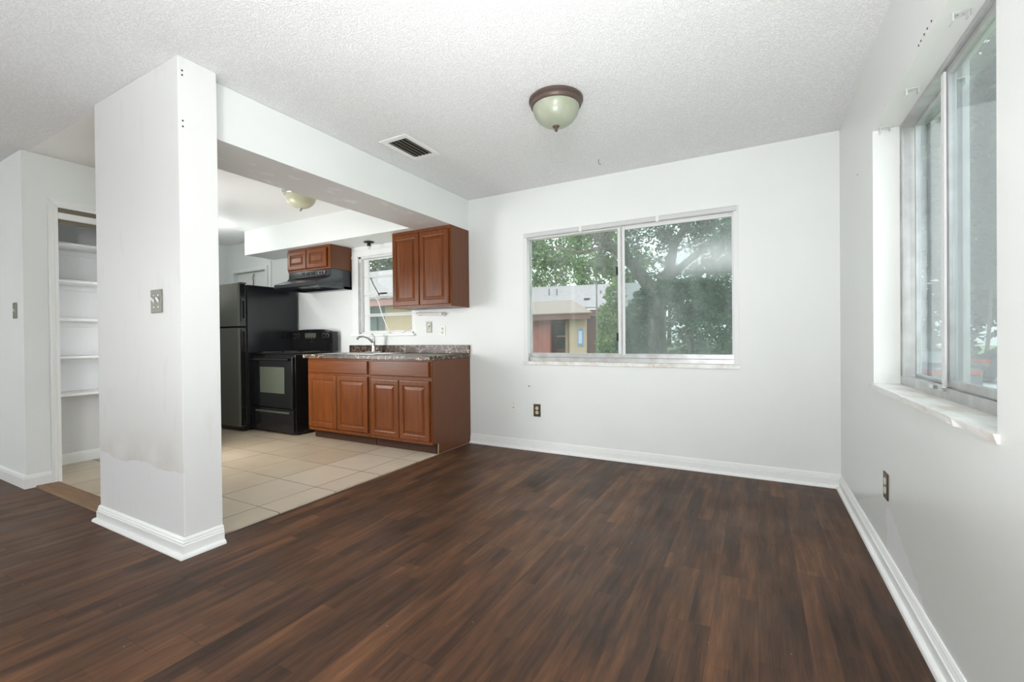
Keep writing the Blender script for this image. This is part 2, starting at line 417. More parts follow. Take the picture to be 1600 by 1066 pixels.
def holed(a0, a1, b0, b1, holes, t0, t1, plane):
    """slab in plane ('xz','yz','xy') with rectangular holes, thickness t0..t1 along the third axis"""
    A = sorted({a0, a1, *[h[0] for h in holes], *[h[1] for h in holes]}); B = sorted({b0, b1, *[h[2] for h in holes], *[h[3] for h in holes]})
    def P(a, b, t): return {'xz': (a, t, b), 'yz': (t, a, b), 'xy': (a, b, t)}[plane]
    def solid(i, j):
        if i < 0 or j < 0 or i >= len(A)-1 or j >= len(B)-1: return False
        ca, cb = (A[i]+A[i+1])/2, (B[j]+B[j+1])/2
        return not any(h[0] < ca < h[1] and h[2] < cb < h[3] for h in holes)
    mb = MB()
    for i in range(len(A)-1):
        for j in range(len(B)-1):
            if not solid(i, j): continue
            x0, x1, z0, z1 = A[i], A[i+1], B[j], B[j+1]
            for t in (t0, t1): mb.quad(P(x0, z0, t), P(x1, z0, t), P(x1, z1, t), P(x0, z1, t))
            if not solid(i-1, j): mb.quad(P(x0, z0, t0), P(x0, z0, t1), P(x0, z1, t1), P(x0, z1, t0))
            if not solid(i+1, j): mb.quad(P(x1, z0, t0), P(x1, z0, t1), P(x1, z1, t1), P(x1, z1, t0))
            if not solid(i, j-1): mb.quad(P(x0, z0, t0), P(x0, z0, t1), P(x1, z0, t1), P(x1, z0, t0))
            if not solid(i, j+1): mb.quad(P(x0, z1, t0), P(x0, z1, t1), P(x1, z1, t1), P(x1, z1, t0))
    return mb

# ------------------------------------------------------------------ the room shell
WT = .17
XK, YB, XL = -6.78, -4.0, -7.6          # kitchen far left wall, rear wall, living room left wall
# window openings
FW = (-1.93, -.115, .812, 2.03)
KW = (-4.10, -3.27, 1.10, 2.02)
KD = (-6.62, -5.88, 0.0, 2.02)
RW = (1.485, 2.765, .79, 2.04)
struct(holed(XK-.1, R+WT, 0, H+.1, [FW, KW, KD], D, D+WT, 'xz').build('wall_far', M['wall']))
struct(holed(YB, D, 0, H+.1, [RW], R, R+WT, 'yz').build('wall_right', M['right']))
struct(box(XL, R+WT, YB-.12, YB, 0, H+.1).build('wall_rear', M['wall']))
struct(box(XL-.12, XL, YB, YC+.1, 0, H+.1).build('wall_left', M['wall']))
struct(box(XL, XE, YC, YC+.10, 0, H+.1).build('wall_hall', M['wall']))
PO = (1.318, 1.96, 0.0, 2.072)
struct(holed(YC+.10, 2.10, 0, H, [PO], XE-.10, XE, 'yz').build('wall_closet_front', M['wall']))
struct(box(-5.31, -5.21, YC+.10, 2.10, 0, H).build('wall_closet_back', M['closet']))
struct(box(XK-.1, -4.62, 2.10, 2.20, 0, H).build('wall_kitchen_near', M['wall']))
struct(box(XK-.1, XK, 2.20, D, 0, H).build('wall_kitchen_left', M['wall']))
struct(MB().box(XW, LC, YC, YK, 0, H).build('wall_stub', M['pier'], bevel=.003))
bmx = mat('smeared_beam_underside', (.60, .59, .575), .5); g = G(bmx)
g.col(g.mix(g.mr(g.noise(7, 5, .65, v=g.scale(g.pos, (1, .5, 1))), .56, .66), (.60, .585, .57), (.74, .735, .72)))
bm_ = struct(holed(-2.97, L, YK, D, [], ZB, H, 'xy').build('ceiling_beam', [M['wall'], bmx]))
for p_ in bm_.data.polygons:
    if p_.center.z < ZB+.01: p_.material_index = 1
struct(box(-5.70, -2.97, 3.36, D, ZB, H).build('ceiling_soffit', M['wall'], bevel=.002))
# ceilings
cp = MB(); cp.prism([(XL, YB), (R, YB), (R, D), (L, D), (L, YK), (L, YC+.03), (XE, YC+.03), (XE, YC), (XL, YC)], 'z', H, H+.1)
struct(cp.build('ceiling', M['popcorn']))
struct(box(XK-.1, L, YC+.03, D, H-.001, H+.09).build('ceiling_kitchen', M['ceil_smooth']))
# floors
fl = MB(); fl.prism([(XL, YB), (R, YB), (R, D), (L, D), (L, 1.315), (XE, 1.315), (XE, YC), (XL, YC)], 'z', -.1, 0)
struct(fl.build('floor', M['wood_floor']))
random.seed(4)
edge = []
y = D
while y > 1.235:
    edge.append((L-.012+random.uniform(-.006, .006), y)); y -= random.uniform(.03, .07)
edge.append((L-.01, 1.235))
tl = MB(); tl.prism([(XK-.1, D), (XK-.1, 1.235)][::1]+[(L-.01, 1.235)]+edge[::-1][1:], 'z', -.05, .005)
struct(tl.build('floor_kitchen', M['tile']))
th = MB()
th.prism([(1.175, 0), (1.182, .012), (1.192, .010), (1.235, .010), (1.30, .007), (1.305, 0)], 'x', XE+.0, XW)
struct(th.build('trim_1', M['threshold']))

def sweep(path, prof, name, side=1, closed_ends=True, m=None):
    """profile (distance from wall, height) along a 2D path; side=+1 puts it on the left of the path"""
    n = len(path); mb = MB(); rings = []
    for i in range(n):
        p = Vector(path[i])
        def nr(a, b):
            d = (Vector(b)-Vector(a)).normalized(); return Vector((-d.y, d.x))*side
        if i == 0: o = nr(path[0], path[1])
        elif i == n-1: o = nr(path[-2], path[-1])
        else:
            n1, n2 = nr(path[i-1], path[i]), nr(path[i], path[i+1]); o = (n1+n2)/(1+n1.dot(n2))
        rings.append([(p.x+o.x*d, p.y+o.y*d, z) for d, z in prof])
    k = len(prof); v = [q for r in rings for q in r]; f = []
    for i in range(n-1):
        for j in range(k): f.append((i*k+j, i*k+(j+1) % k, (i+1)*k+(j+1) % k, (i+1)*k+j))
    f.append(tuple(range(k))); f.append(tuple((n-1)*k+j for j in range(k-1, -1, -1)))
    mb.add(v, f); return struct(mb.build(name, m or M['trim']))
BP = [(0, 0), (.032, 0), (.032, .006), (.029, .014), (.022, .020), (.015, .021), (.015, .060), (.010, .064), (.012, .070), (.008, .079), (.009, .083), (.004, .093), (0, .094)]
sweep([(L+.002, D), (R, D)], BP, 'baseboard_far', -1)
sweep([(R, D-.033), (R, YB)], BP, 'baseboard_right', -1)
sweep([(XW, YK-.02), (XW, YC), (LC, YC), (LC, YK)], BP, 'baseboard_stub', -1)
BP2 = [(0, 0), (.014, 0), (.016, .07), (.012, .088), (.004, .096), (0, .096)]
sweep([(XL, YC), (XE, YC), (XE, 1.262)], BP2, 'baseboard_hall', -1)
sweep([(-5.21, 1.24), (-5.21, 2.10)], BP2, 'baseboard_closet', -1)

# screw holes on the stub's bright side
for z in (2.128, 2.100, 2.372, 2.350):
    o = MB().lathe([(0, 0), (.0045, 0), (.0045, .002), (0, .002)], (LC-.0012, 1.152, z), 10, axis='x').build('trim_hole', M['dark']); struct(o)

for px_y, px_z in ((1.925, 2.06), (1.965, 2.06), (1.995, 2.058), (2.03, 2.057), (2.055, 2.055), (3.134, 1.946)):
    struct(MB().lathe([(0, 0), (.0035, 0), (.0035, .0015), (0, .0015)], (R-.002, px_y, px_z), 8, axis='x').build('trim_hole', M['dark']))
struct(MB().tube([(-1.874, D-.0005, .598), (-1.874, D-.006, .597)], .006, 8).build('trim_nail', M['nickel']))
# closet opening: casing, track, shelves
dr = empty('door_1', (XE, 1.29, 0), kind='structure')
cs = MB(); cw = .056
prof = [(0, 0), (.012, .0), (.014, .018), (.010, .022), (.013, .040), (.018, .048), (.018, cw), (0, cw)]   # (x out, across)
def casing_v(y_out, y_in, z1, mb):
    s = 1 if y_in > y_out else -1
    pts = [(XE+px, y_in-s*(pw)) for px, pw in prof]; mb.prism(pts, 'z', 0, z1)
casing_v(1.262, 1.318, 2.072, cs); cs.build('casing', M['trim'], dr)
c2 = MB(); c2.prism([(XE+px, 2.072+pw) for px, pw in prof], 'y', 0, 1) if False else None
hd = MB(); v = []
k = len(prof)
hd.add([(XE+px, 1.318-pw, 2.072+pw) for px, pw in prof]+[(XE+px, 1.96+pw, 2.072+pw) for px, pw in prof],
       [(j, (j+1) % k, (j+1) % k+k, j+k) for j in range(k)]+[tuple(range(k)), tuple(range(2*k-1, k-1, -1))])
hd.build('casing', M['trim'], dr)
c3 = MB(); casing_v(2.016, 1.96, 2.072, c3); c3.build('casing', M['trim'], dr)
tr = MB(); tr.box(XE-.05, XE-.02, 1.318, 1.96, 1.995, 2.040)
tr.build('track', M['trim'], dr)
box(XE-.06, XE-.012, 1.318, 1.96, 2.0405, 2.0715).build('track_shade', M['vent_dark'], dr)  # dark strips, here and below, stand in for shade inside the track slot
box(XE-.07, XE-.052, 1.318, 1.96, 1.968, 2.040).build('track_shade', M['vent_dark'], dr)
for i, (z, w) in enumerate([(1.862, 'topmost closet shelf, level with the door track'), (1.560, 'second closet shelf from the top'),
                            (1.246, 'closet shelf about level with the wall switch'), (.938, 'second closet shelf from the bottom'), (.632, 'lowest closet shelf, above the bare closet floor space')]):
    s = empty('closet_shelf', (-5.06, 1.67, z), 'white painted plank, '+w, 'shelf', 'painted shelves in the closet')
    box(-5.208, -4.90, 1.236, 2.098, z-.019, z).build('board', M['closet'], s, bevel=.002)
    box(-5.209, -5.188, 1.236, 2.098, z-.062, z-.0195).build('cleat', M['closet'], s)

# ------------------------------------------------------------------ window_1 (far wall, two-lite slider)
w = empty('window_1', (-1.02, D, .81), kind='structure')
x0, x1, z0, z1 = FW
f = MB(); f.box(x0, x0+.045, D-.002, D+.09, z0+.02, z1-.02); f.box(x1-.035, x1, D-.002, D+.09, z0+.02, z1-.02); f.box(x0, x1, D+.03, D+.09, z1-.055, z1-.02); f.box(x0, x1, D-.002, D+.1, z1-.02, z1)
f.build('frame', M['alu_white'], w, bevel=.002)
f = MB(); f.box(x0+.045, x1-.035, D+.016, D+.09, z0+.02, z0+.058); f.box(x0+.045, x1-.035, D+.030, D+.09, z0+.058, z0+.085); f.box(x0+.045, x1-.035, D+.03, D+.036, z0+.085, z0+.095)
f.build('bottom_track', M['alu'], w, bevel=.002)
f = MB(); f.prism([(D-.004, z1-.004), (D-.012, z1-.010), (D-.012, z1-.040), (D-.006, z1-.044), (D+.02, z1-.044), (D+.02, z1-.004)], 'x', x0+.02, x1-.012)
f.build('curtain_track', M['track_grey'], w)
for cx in (-1.352, -.70):
    box(cx-.012, cx+.012, D-.018, D-.0115, z1-.052, z1-.006).build('track_clip', M['white_plastic'], w, bevel=.002)
def sash(nm, xa, xb, za, zb, y, t, bw, parent, gm, fm='alu'):
    s = MB(); s.box(xa, xa+bw[0], y, y+t, za, zb); s.box(xb-bw[1], xb, y, y+t, za, zb)
    s.box(xa+bw[0], xb-bw[1], y, y+t, za, za+bw[2]); s.box(xa+bw[0], xb-bw[1], y, y+t, zb-bw[3], zb)
    o = s.build(nm, M[fm], parent, bevel=.0015)
    gq = MB().box(xa+bw[0]-.004, xb-bw[1]+.004, y+t*.4, y+t*.4+.004, za+bw[2]-.004, zb-bw[3]+.004)
    gq.build('pane', M[gm], o); return o
sl = sash('sash', x0+.045, -1.005, z0+.085, z1-.05, D+.060, .022, (.012, .04, .012, .012), w, 'glass')
sr = sash('sash', -1.035, x1-.035, z0+.085, z1-.05, D+.034, .024, (.030, .012, .010, .022), w, 'glass_dirty_glare', 'alu_white')
box(-1.012, -1.000, D+.022, D+.0345, z0+.085, z1-.05).build('meeting_stile', M['alu'], w, bevel=.001)
box(-.998, -.975, D+.028, D+.0345, z0+.085, z1-.05).build('meeting_stile', M['alu_white'], w, bevel=.001)
for z in (1.615, 1.05): box(-1.052, -1.035, D+.03, D+.058, z-.035, z+.035).build('latch', M['black'], w, bevel=.003)
box(x0-.008, x1+.008, D-.012, D+.03, z0-.012, z0+.02).build('sill', M['marble'], w, bevel=.003)

# ------------------------------------------------------------------ window_2 (right wall, aluminium slider in a deep reveal)
w = empty('window_2', (R, 2.12, .8), kind='structure')
ya, yb, za, zb = RW
f = MB(); f.box(.602, .67, yb-.012, yb, za+.012, zb); f.box(.602, .67, ya, ya+.03, za+.012, zb); f.box(.602, .67, ya+.03, yb-.012, zb-.02, zb); f.box(.602, .67, ya+.03, yb-.012, za+.012, za+.062)
f.box(.602, .606, yb-.05, yb-.012, za+.062, zb-.02)
f.build('frame', M['alu'], w, bevel=.002)
def sashy(nm, y0, y1, z0, z1, x, t, b0, b1, bz, parent, gm):
    s = MB(); s.box(x, x+t, y0, y0+b0, z0, z1); s.box(x, x+t, y1-b1, y1, z0, z1); s.box(x, x+t, y0+b0, y1-b1, z0, z0+bz); s.box(x, x+t, y0+b0, y1-b1, z1-bz, z1)
    o = s.build(nm, M['alu'], parent, bevel=.0015)
    MB().box(x+t*.4, x+t*.4+.004, y0+b0-.004, y1-b1+.004, z0+bz-.004, z1-bz+.004).build('pane', M[gm], o); return o
sashy('sash', 2.17, yb-.05, za+.062, zb-.02, .645, .02, .04, .012, .014, w, 'glass_side')
sashy('sash', ya+.03, 2.235, za+.062, zb-.02, .615, .022, .03, .045, .03, w, 'glass_side')
box(.606, .614, 2.205, 2.235, za+.062, zb-.03).build('meeting_stile', M['alu_white'], w, bevel=.001)
for y in (2.30, 2.20): box(.590, .603, y-.03, y+.02, za+.05, za+.068).build('latch', M['chrome'], w, bevel=.003)
for z in (1.86, .99): MB().lathe([(0, 0), (.005, .001), (.006, .003), (0, .003)], (.598, yb-.03, z), 10, axis='x').build('screw', M['steel'], w)
# marble sill, chipped towards the near end
sm = MB(); random.seed(2)
top = []; N_ = 46
for i in range(N_+1):
    y = 2.79-(2.79-1.472)*i/N_
    if y > 2.30: x = .486
    else:
        x = .480+random.uniform(0, .006)
        if 1.62 < y < 1.68: x += .007
        if y < 1.55: x += (1.55-y)*.10
    top.append((x, y))
lo = [(x+random.uniform(.002, .010)*(1 if y < 2.3 else .15), y) for x, y in top]
n = len(top)
V = [(x, y, .812) for x, y in top]+[(x, y, .789) for x, y in lo]+[(.62, y, .812) for x, y in top]+[(.62, y, .789) for x, y in top]
F = []
for i in range(n-1): F += [(i, i+1, n+i+1, n+i), (i, 2*n+i, 2*n+i+1, i+1), (n+i, n+i+1, 3*n+i+1, 3*n+i), (2*n+i, 3*n+i, 3*n+i+1, 2*n+i+1)]
F += [(0, n, 3*n, 2*n), (n-1, 3*n-1, 4*n-1, 2*n-1)]
# keep the sill inside the opening: the wall above its ears is solid, so only 12 mm ears
sm.add(V, F); sm.build('sill', M['marble'], w)

def bracket_top(name, x, y, label):
    """clear plastic valance clip screwed to the top of the window recess"""
    t = empty(name, (x, y, 2.04), label, 'bracket', 'clear valance clips')
    b = MB(); b.box(x-.022, x+.022, y-.016, y+.016, 2.036, 2.0395); b.box(x-.022, x-.018, y-.016, y+.016, 2.014, 2.036); b.box(x+.016, x+.020, y-.012, y+.012, 2.020, 2.036)
    b.build('clip_body', M['clear'], t)
    for dx in (-.006, .008): MB().lathe([(0, 0), (.0035, .001), (.0035, .003), (0, .003)], (x+dx, y, 2.0335), 8).build('screw', M['steel'], t)
bracket_top('valance_clip', .556, 1.885, 'clear plastic clip screwed over the side window, nearest the camera')
bracket_top('valance_clip', .556, 2.37, 'clear plastic clip screwed over the side window, midway along')
bracket_top('valance_clip', .545, 2.74, 'clear plastic clip in the far top corner of the side window recess')

# ------------------------------------------------------------------ window_3 (kitchen awning window)
w = empty('window_3', (-3.68, D, 1.1), kind='structure')
x0, x1, z0, z1 = KW
f = MB(); f.box(x0-.095, x0-.0, D-.014, D, z0-.0, z1+.0); f.box(x1, x1+.0, D-.014, D, z0, z1) if False else None
f.box(x0-.095, x1+.05, D-.014, D, z1, z1+.06); f.box(x0-.10, x0+.0, D-.020, D-.014, z1-.02, z1+.01)
f.build('casing', M['trim'], w, bevel=.002)
f = MB(); f.box(x0, x0+.028, D+.01, D+.10, z0+.015, z1); f.box(x1-.028, x1, D+.01, D+.10, z0+.015, z1); f.box(x0, x1, D+.01, D+.10, z1-.025, z1); f.box(x0, x1, D+.01, D+.10, z0+.015, z0+.035)
f.build('frame', M['alu_white'], w, bevel=.002)
zs = [z0+.035, 1.335, 1.565, 1.780, z1-.025]
for a, b in zip(zs[:-1], zs[1:]):
    sash('sash', x0+.03, x1-.03, a+.003, b-.003, D+.05, .02, (.075, .04, .012, .014), w, 'glass', 'alu_white')
box(x0-.11, x1+.02, D-.03, D+.03, z0-.012, z0+.014).build('sill', M['trim'], w, bevel=.003)
box(x0+.3, x0+.4, D+.02, D+.05, 1.572, 1.585).build('operator', M['dark'], w)
box(x0+.004, x0+.02, D-.004, D+.012, 1.12, 1.95).build('jamb_channel', M['alu'], w)
def cord(pts, r, label, m='white_plastic', nm='cord'):
    mb = MB(); mb.tube(pts, r, 6); return tag(mb.build(nm, M[m], origin=pts[0]), label, nm.replace('_', ' '))
cord([(-3.96, D+.025, 1.77), (-3.93, D+.02, 1.70), (-3.86, D+.015, 1.58), (-3.80, D+.01, 1.48), (-3.74, D+.005, 1.33), (-3.66, D+.0, 1.19), (-3.615, D-.004, 1.117)], .006,
     'long white cord slanting down across the kitchen window to its sill')
cord([(-3.94, D+.03, 1.77), (-3.88, D+.02, 1.68), (-3.82, D+.018, 1.60), (-3.79, D+.016, 1.555)], .006, 'short grey cord beside the long white one in the kitchen window', 'nickel')
cord([(-3.44, D+.01, 1.117), (-3.37, D+.012, 1.16), (-3.30, D+.014, 1.20)], .005, 'thin tan stick leaning in the lower right corner of the kitchen window', 'ivory', 'stick')

# ------------------------------------------------------------------ door_2 (kitchen back door behind the refrigerator)
dr = empty('door_2', (-6.25, D, 0), kind='structure')
x0, x1 = KD[0], KD[1]
f = MB(); f.box(x0-.055, x0, D-.016, D, 0, 2.02); f.box(x1, x1+.055, D-.016, D, 0, 2.02); f.box(x0-.055, x1+.055, D-.016, D, 2.02, 2.075) ; f.box(-5.80, -5.745, D-.02, D, 0, 2.13)
f.build('casing', M['trim'], dr, bevel=.002)
f = MB(); f.box(x0+.003, -6.235, D+.04, D+.075, .01, 2.012); f.box(-6.225, x1-.003, D+.04, D+.075, .01, 2.012); f.build('slab', M['trim'], dr, bevel=.003)
box(-6.245, -6.215, D+.028, D+.04, .01, 2.012).build('astragal', M['trim'], dr)
MB().tube([(-6.20, D+.03, 1.99), (-6.215, D+.02, 1.93), (-6.20, D+.02, 1.87), (-6.225, D+.025, 1.80)], .006, 6).build('chain', M['nickel'], dr)

# ------------------------------------------------------------------ cabinets
def slab_door(mb, x0, x1, z0, z1, y, t=.019, raised=True, frame=.055):
    """door front facing -y with routed edge, recessed groove and raised centre panel"""
    def ring(i, d): return [(x0+i, y+d, z0+i), (x1-i, y+d, z0+i), (x1-i, y+d, z1-i), (x0+i, y+d, z1-i)]
    seq = [(0, t), (0, .006), (.004, .001), (.010, 0)]
    if raised: seq += [(frame-.010, 0), (frame-.004, .003), (frame, .009), (frame+.006, .009), (frame+.026, .002), (frame+.030, .001)]
    V = []; F = []
    for i, d in seq: V += ring(i, d)
    for k in range(len(seq)-1):
        for j in range(4): F.append((k*4+j, k*4+(j+1) % 4, k*4+4+(j+1) % 4, k*4+4+j))
    F.append(tuple(range((len(seq)-1)*4, len(seq)*4))); F.append((3, 2, 1, 0))
    mb.add(V, F); return mb
def base_cabinet(x0, x1, label, drawer, doors, right_side):
    t = empty('base_cabinet', ((x0+x1)/2, 3.43, 0), label, 'cabinet', 'cherry base cabinets under the counter')
    b = MB(); b.box(x0, x0+.016, 3.16, D-.004, .10, .857); b.box(x1-.016, x1, 3.16, D-.004, .10 if not right_side else .006, .857)
    if right_side: b.prism([(3.215, .006), (3.232, .006), (3.232, .1), (3.215, .1)], 'x', x1-.016, x1)
    b.box(x0+.016, x1-.016, 3.16, D-.004, .10, .116); b.box(x0+.016, x1-.016, D-.012, D-.004, .116, .857)
    if right_side: # plinth part of end panel stops at the toe kick
        b = MB(); b.box(x0, x0+.016, 3.16, D-.004, .10, .857); b.box(x0+.016, x1-.016, 3.16, D-.004, .10, .116); b.box(x0+.016, x1-.016, D-.012, D-.004, .116, .857)
        b.prism([(3.16, .10), (3.232, .10), (3.232, .006), (D-.004, .006), (D-.004, .857), (3.16, .857)], 'x', x1-.016, x1)
    b.build('carcass', M['cherry_side'], t)
    f = holed(x0, x1, .10, .857, [(x0+.038, x1-.038, .13, .66), (x0+.038, x1-.038, .72, .83)], 3.14, 3.16, 'xz'); f.build('face_frame', M['cherry'], t)
    box(x0+.003, x1-.003 if not right_side else x1-.017, 3.215, 3.228, .006, .10).build('toe_kick', M['toekick'], t)
    if right_side: box(x1-.012, x1-.002, 3.2285, 3.2315, .008, .098).build('raw_edge', M['raw_edge'], t)
    mb = slab_door(MB(), *drawer, 3.121, raised=False); mb.build('false_drawer_front', M['cherry_h'], t)
    for d in doors: slab_door(MB(), *d, 3.121).build('door', M['cherry'], t)
    return t
base_cabinet(-3.293, L, 'cherry base cabinet at the open end of the counter, side panel showing', (-3.272, -2.556, .704, .845), [(-3.272, -2.918, .128, .672), (-2.911, -2.556, .128, .672)], True)
base_cabinet(-4.205, -3.297, 'cherry base cabinet next to the black range, under the sink', (-4.188, -3.318, .710, .840), [(-4.188, -3.760, .138, .688), (-3.752, -3.318, .138, .688)], False)

def wall_cabinet(x0, x1, z0, z1, doors, label):
    t = empty('wall_cabinet', ((x0+x1)/2, 3.6, z0), label, 'cabinet', 'cherry wall cabinets')
    box(x0, x1, 3.465, D-.002, z0, z1).build('carcass', M['cherry_side'], t)
    holed(x0, x1, z0, z1, [(x0+.04, x1-.04, z0+.04, z1-.04)], 3.445, 3.4648, 'xz').build('face_frame', M['cherry'], t)
    for d in doors: slab_door(MB(), *d, 3.426, frame=min(.055, .055)).build('door', M['cherry'], t)
    return t
wall_cabinet(-3.277, L-.001, 1.362, ZB-.002, [(-3.262, -2.917, 1.386, 2.100), (-2.909, -2.556, 1.386, 2.100)], 'tall cherry wall cabinet hung under the beam beside the kitchen window')
wall_cabinet(-4.96, -4.212, 1.862, ZB-.002, [(-4.948, -4.612, 1.884, 2.105), (-4.600, -4.262, 1.884, 2.105)], 'short cherry wall cabinet above the black range hood')

# countertop with sink cutout, backsplash
SX0, SX1, SY0, SY1 = -4.12, -3.30, 3.195, 3.655
t = empty('countertop', (-3.39, 3.43, .858), 'dark speckled granite look countertop over the cherry base cabinets', 'countertop')
holed(-4.248, L+.006, 3.105, D-.002, [(SX0+.012, SX1-.012, SY0+.012, SY1-.07)], .859, .899, 'xy').build('slab', M['laminate'], t, bevel=.004)
box(-4.248, L+.006, D-.022, D-.002, .899, .985).build('backsplash', M['laminate'], t, bevel=.003)
t = empty('kitchen_sink', (-3.71, 3.44, .9), 'stainless steel double bowl sink set in the dark counter', 'sink')
mx = -3.71; bz = .76
ho = [(SX0+.03, mx-.02, SY0+.03, SY1-.09), (mx+.02, SX1-.03, SY0+.03, SY1-.09)]
holed(SX0, SX1, SY0, SY1, ho, .8995, .905, 'xy').build('rim', M['steel'], t, bevel=.002)
for h in ho:
    b = MB(); a0, a1, b0, b1 = h
    V = [(a0, b0, .903), (a1, b0, .903), (a1, b1, .903), (a0, b1, .903), (a0+.02, b0+.02, bz), (a1-.02, b0+.02, bz), (a1-.02, b1-.02, bz), (a0+.02, b1-.02, bz)]
    b.add(V, [(0, 1, 5, 4), (1, 2, 6, 5), (2, 3, 7, 6), (3, 0, 4, 7), (4, 5, 6, 7)])
    o = b.build('bowl', M['steel'], t); sd = o.modifiers.new('thick', 'SOLIDIFY'); sd.thickness = .0015
t = empty('faucet', (-3.72, 3.622, .905), 'chrome single lever faucet standing behind the sink', 'faucet')
fx, fy = -3.735, 3.615
MB().box(fx-.11, fx+.11, fy-.024, fy+.024, .9055, .918).build('base_plate', M['chrome'], t, bevel=.008, seg=3)
MB().lathe([(.026, .918), (.024, .93), (.020, .95), (.020, 1.02), (.024, 1.035), (.022, 1.05), (.0, 1.056)], (fx, fy, 0), 20).build('body', M['chrome'], t)
MB().tube([(fx, fy-.015, 1.02), (fx-.01, fy-.06, 1.065), (fx-.02, fy-.12, 1.085), (fx-.03, fy-.175, 1.08), (fx-.035, fy-.20, 1.055)], [.013, .012, .011, .011, .012], 12).build('spout', M['chrome'], t)
MB().tube([(fx, fy, 1.05), (fx+.012, fy+.004, 1.075), (fx+.008, fy-.01, 1.10), (fx-.01, fy-.03, 1.115)], [.014, .010, .008, .009], 10).build('lever', M['chrome'], t)

# ------------------------------------------------------------------ refrigerator
t = empty('refrigerator', (-5.56, 3.4, 0), 'tall black top freezer refrigerator left of the range', 'refrigerator')
x0, x1 = -5.945, -5.18
box(x0, x1, 3.075, 3.715, .03, 1.70).build('cabinet_body', M['black_side'], t, bevel=.004)
box(x0+.01, x1-.01, 3.058, 3.0748, .08, 1.695).build('gasket', M['gasket'], t)
def fdoor(z0, z1, nm, zh0, zh1):
    b = MB()
    b.prism([(x0, 3.057), (x0, 2.992), (x0+.02, 2.976), (x1-.012, 2.972), (x1, 2.984), (x1, 3.057)], 'z', z0, z1)
    o = b.build(nm, M['fridge_front'], t, bevel=.003)
    box(x1-.0005, x1+.003, 2.992, 3.05, z0+.01, z1-.01).build('door_edge', M['black_gloss'], o)
    hb = holed(2.998, 3.046, zh0-.035, zh1+.02, [(3.010, 3.034, zh0, zh1)], x1+.003, x1+.012, 'yz'); hb.build('handle', M['black_gloss'], o, bevel=.002)
    box(x1+.003, x1+.0045, 3.010, 3.034, zh0, zh1).build('handle_pocket', M['gasket'], o)
    return o
fz = fdoor(1.218, 1.712, 'freezer_door', 1.31, 1.51)
fdoor(.065, 1.198, 'fridge_door', .96, 1.16)
box(x0+.335, x0+.395, 2.9705, 2.9735, 1.605, 1.618).build('badge', M['chrome'], fz)
box(x0+.02, x1-.01, 3.03, 3.074, .012, .062).build('kick_grille', M['black'], t)
box(x1-.06, x1-.005, 3.0, 3.075, 1.712, 1.722).build('hinge_cover', M['black'], t, bevel=.003)
for fx_, fy_ in ((x0+.06, 3.15), (x1-.06, 3.15), (x0+.06, 3.65), (x1-.06, 3.65)):
    MB().lathe([(0, .0055), (.02, .0055), (.02, .03), (0, .03)], (fx_, fy_, 0), 12).build('foot', M['black'], t)

# ------------------------------------------------------------------ range
t = empty('kitchen_range', (-4.79, 3.4, 0), 'black freestanding electric range between refrigerator and cabinets', 'stove')
x0, x1 = -5.172, -4.412
box(x0, x1, 3.135, 3.70, .02, .895).build('body', M['black_gloss'], t, bevel=.004)
for fx_, fy_ in ((x0+.05, 3.2), (x1-.05, 3.2), (x0+.05, 3.65), (x1-.05, 3.65)):
    MB().lathe([(0, .0055), (.018, .0055), (.018, .02), (0, .02)], (fx_, fy_, 0), 12).build('foot', M['black'], t)
ct = box(x0-.004, x1+.004, 3.105, 3.64, .896, .918).build('cooktop', M['black_gloss'], t, bevel=.006, seg=3)
for bx, by, br in ((-4.97, 3.24, .10), (-4.61, 3.24, .08), (-4.97, 3.48, .08), (-4.61, 3.48, .10)):
    MB().lathe([(br, 0), (br, .0015), (br-.004, .0015), (br-.004, 0)], (bx, by, .9181), 32).build('burner_ring', M['fridge_front'], ct)
dz0, dz1 = .302, .868
d = holed(x0+.004, x1-.004, dz0, dz1, [(-4.998, -4.556, .462, .752)], 3.098, 3.134, 'xz').build('oven_door', M['black_gloss'], t, bevel=.004)
box(-5.000, -4.554, 3.1005, 3.106, .460, .754).build('oven_window', M['oven_glass'], d)
hm = MB(); hm.tube([(x0+.02, 3.066, .838), (x0+.1, 3.058, .840), (x1-.1, 3.058, .840), (x1-.02, 3.066, .838)], .013, 12)
for hx in (x0+.035, x1-.035): hm.box(hx-.012, hx+.012, 3.066, 3.0975, .828, .850)
hm.build('handle', M['black_gloss'], d)
dw = box(x0+.004, x1-.004, 3.102, 3.134, .035, .290).build('storage_drawer', M['black_gloss'], t, bevel=.005)
gp = MB(); gp.prism([(3.1015, .262), (3.086, .256), (3.086, .246), (3.1015, .236)], 'x', x0+.10, x1-.06); gp.build('grip', M['fridge_front'], dw, bevel=.002)
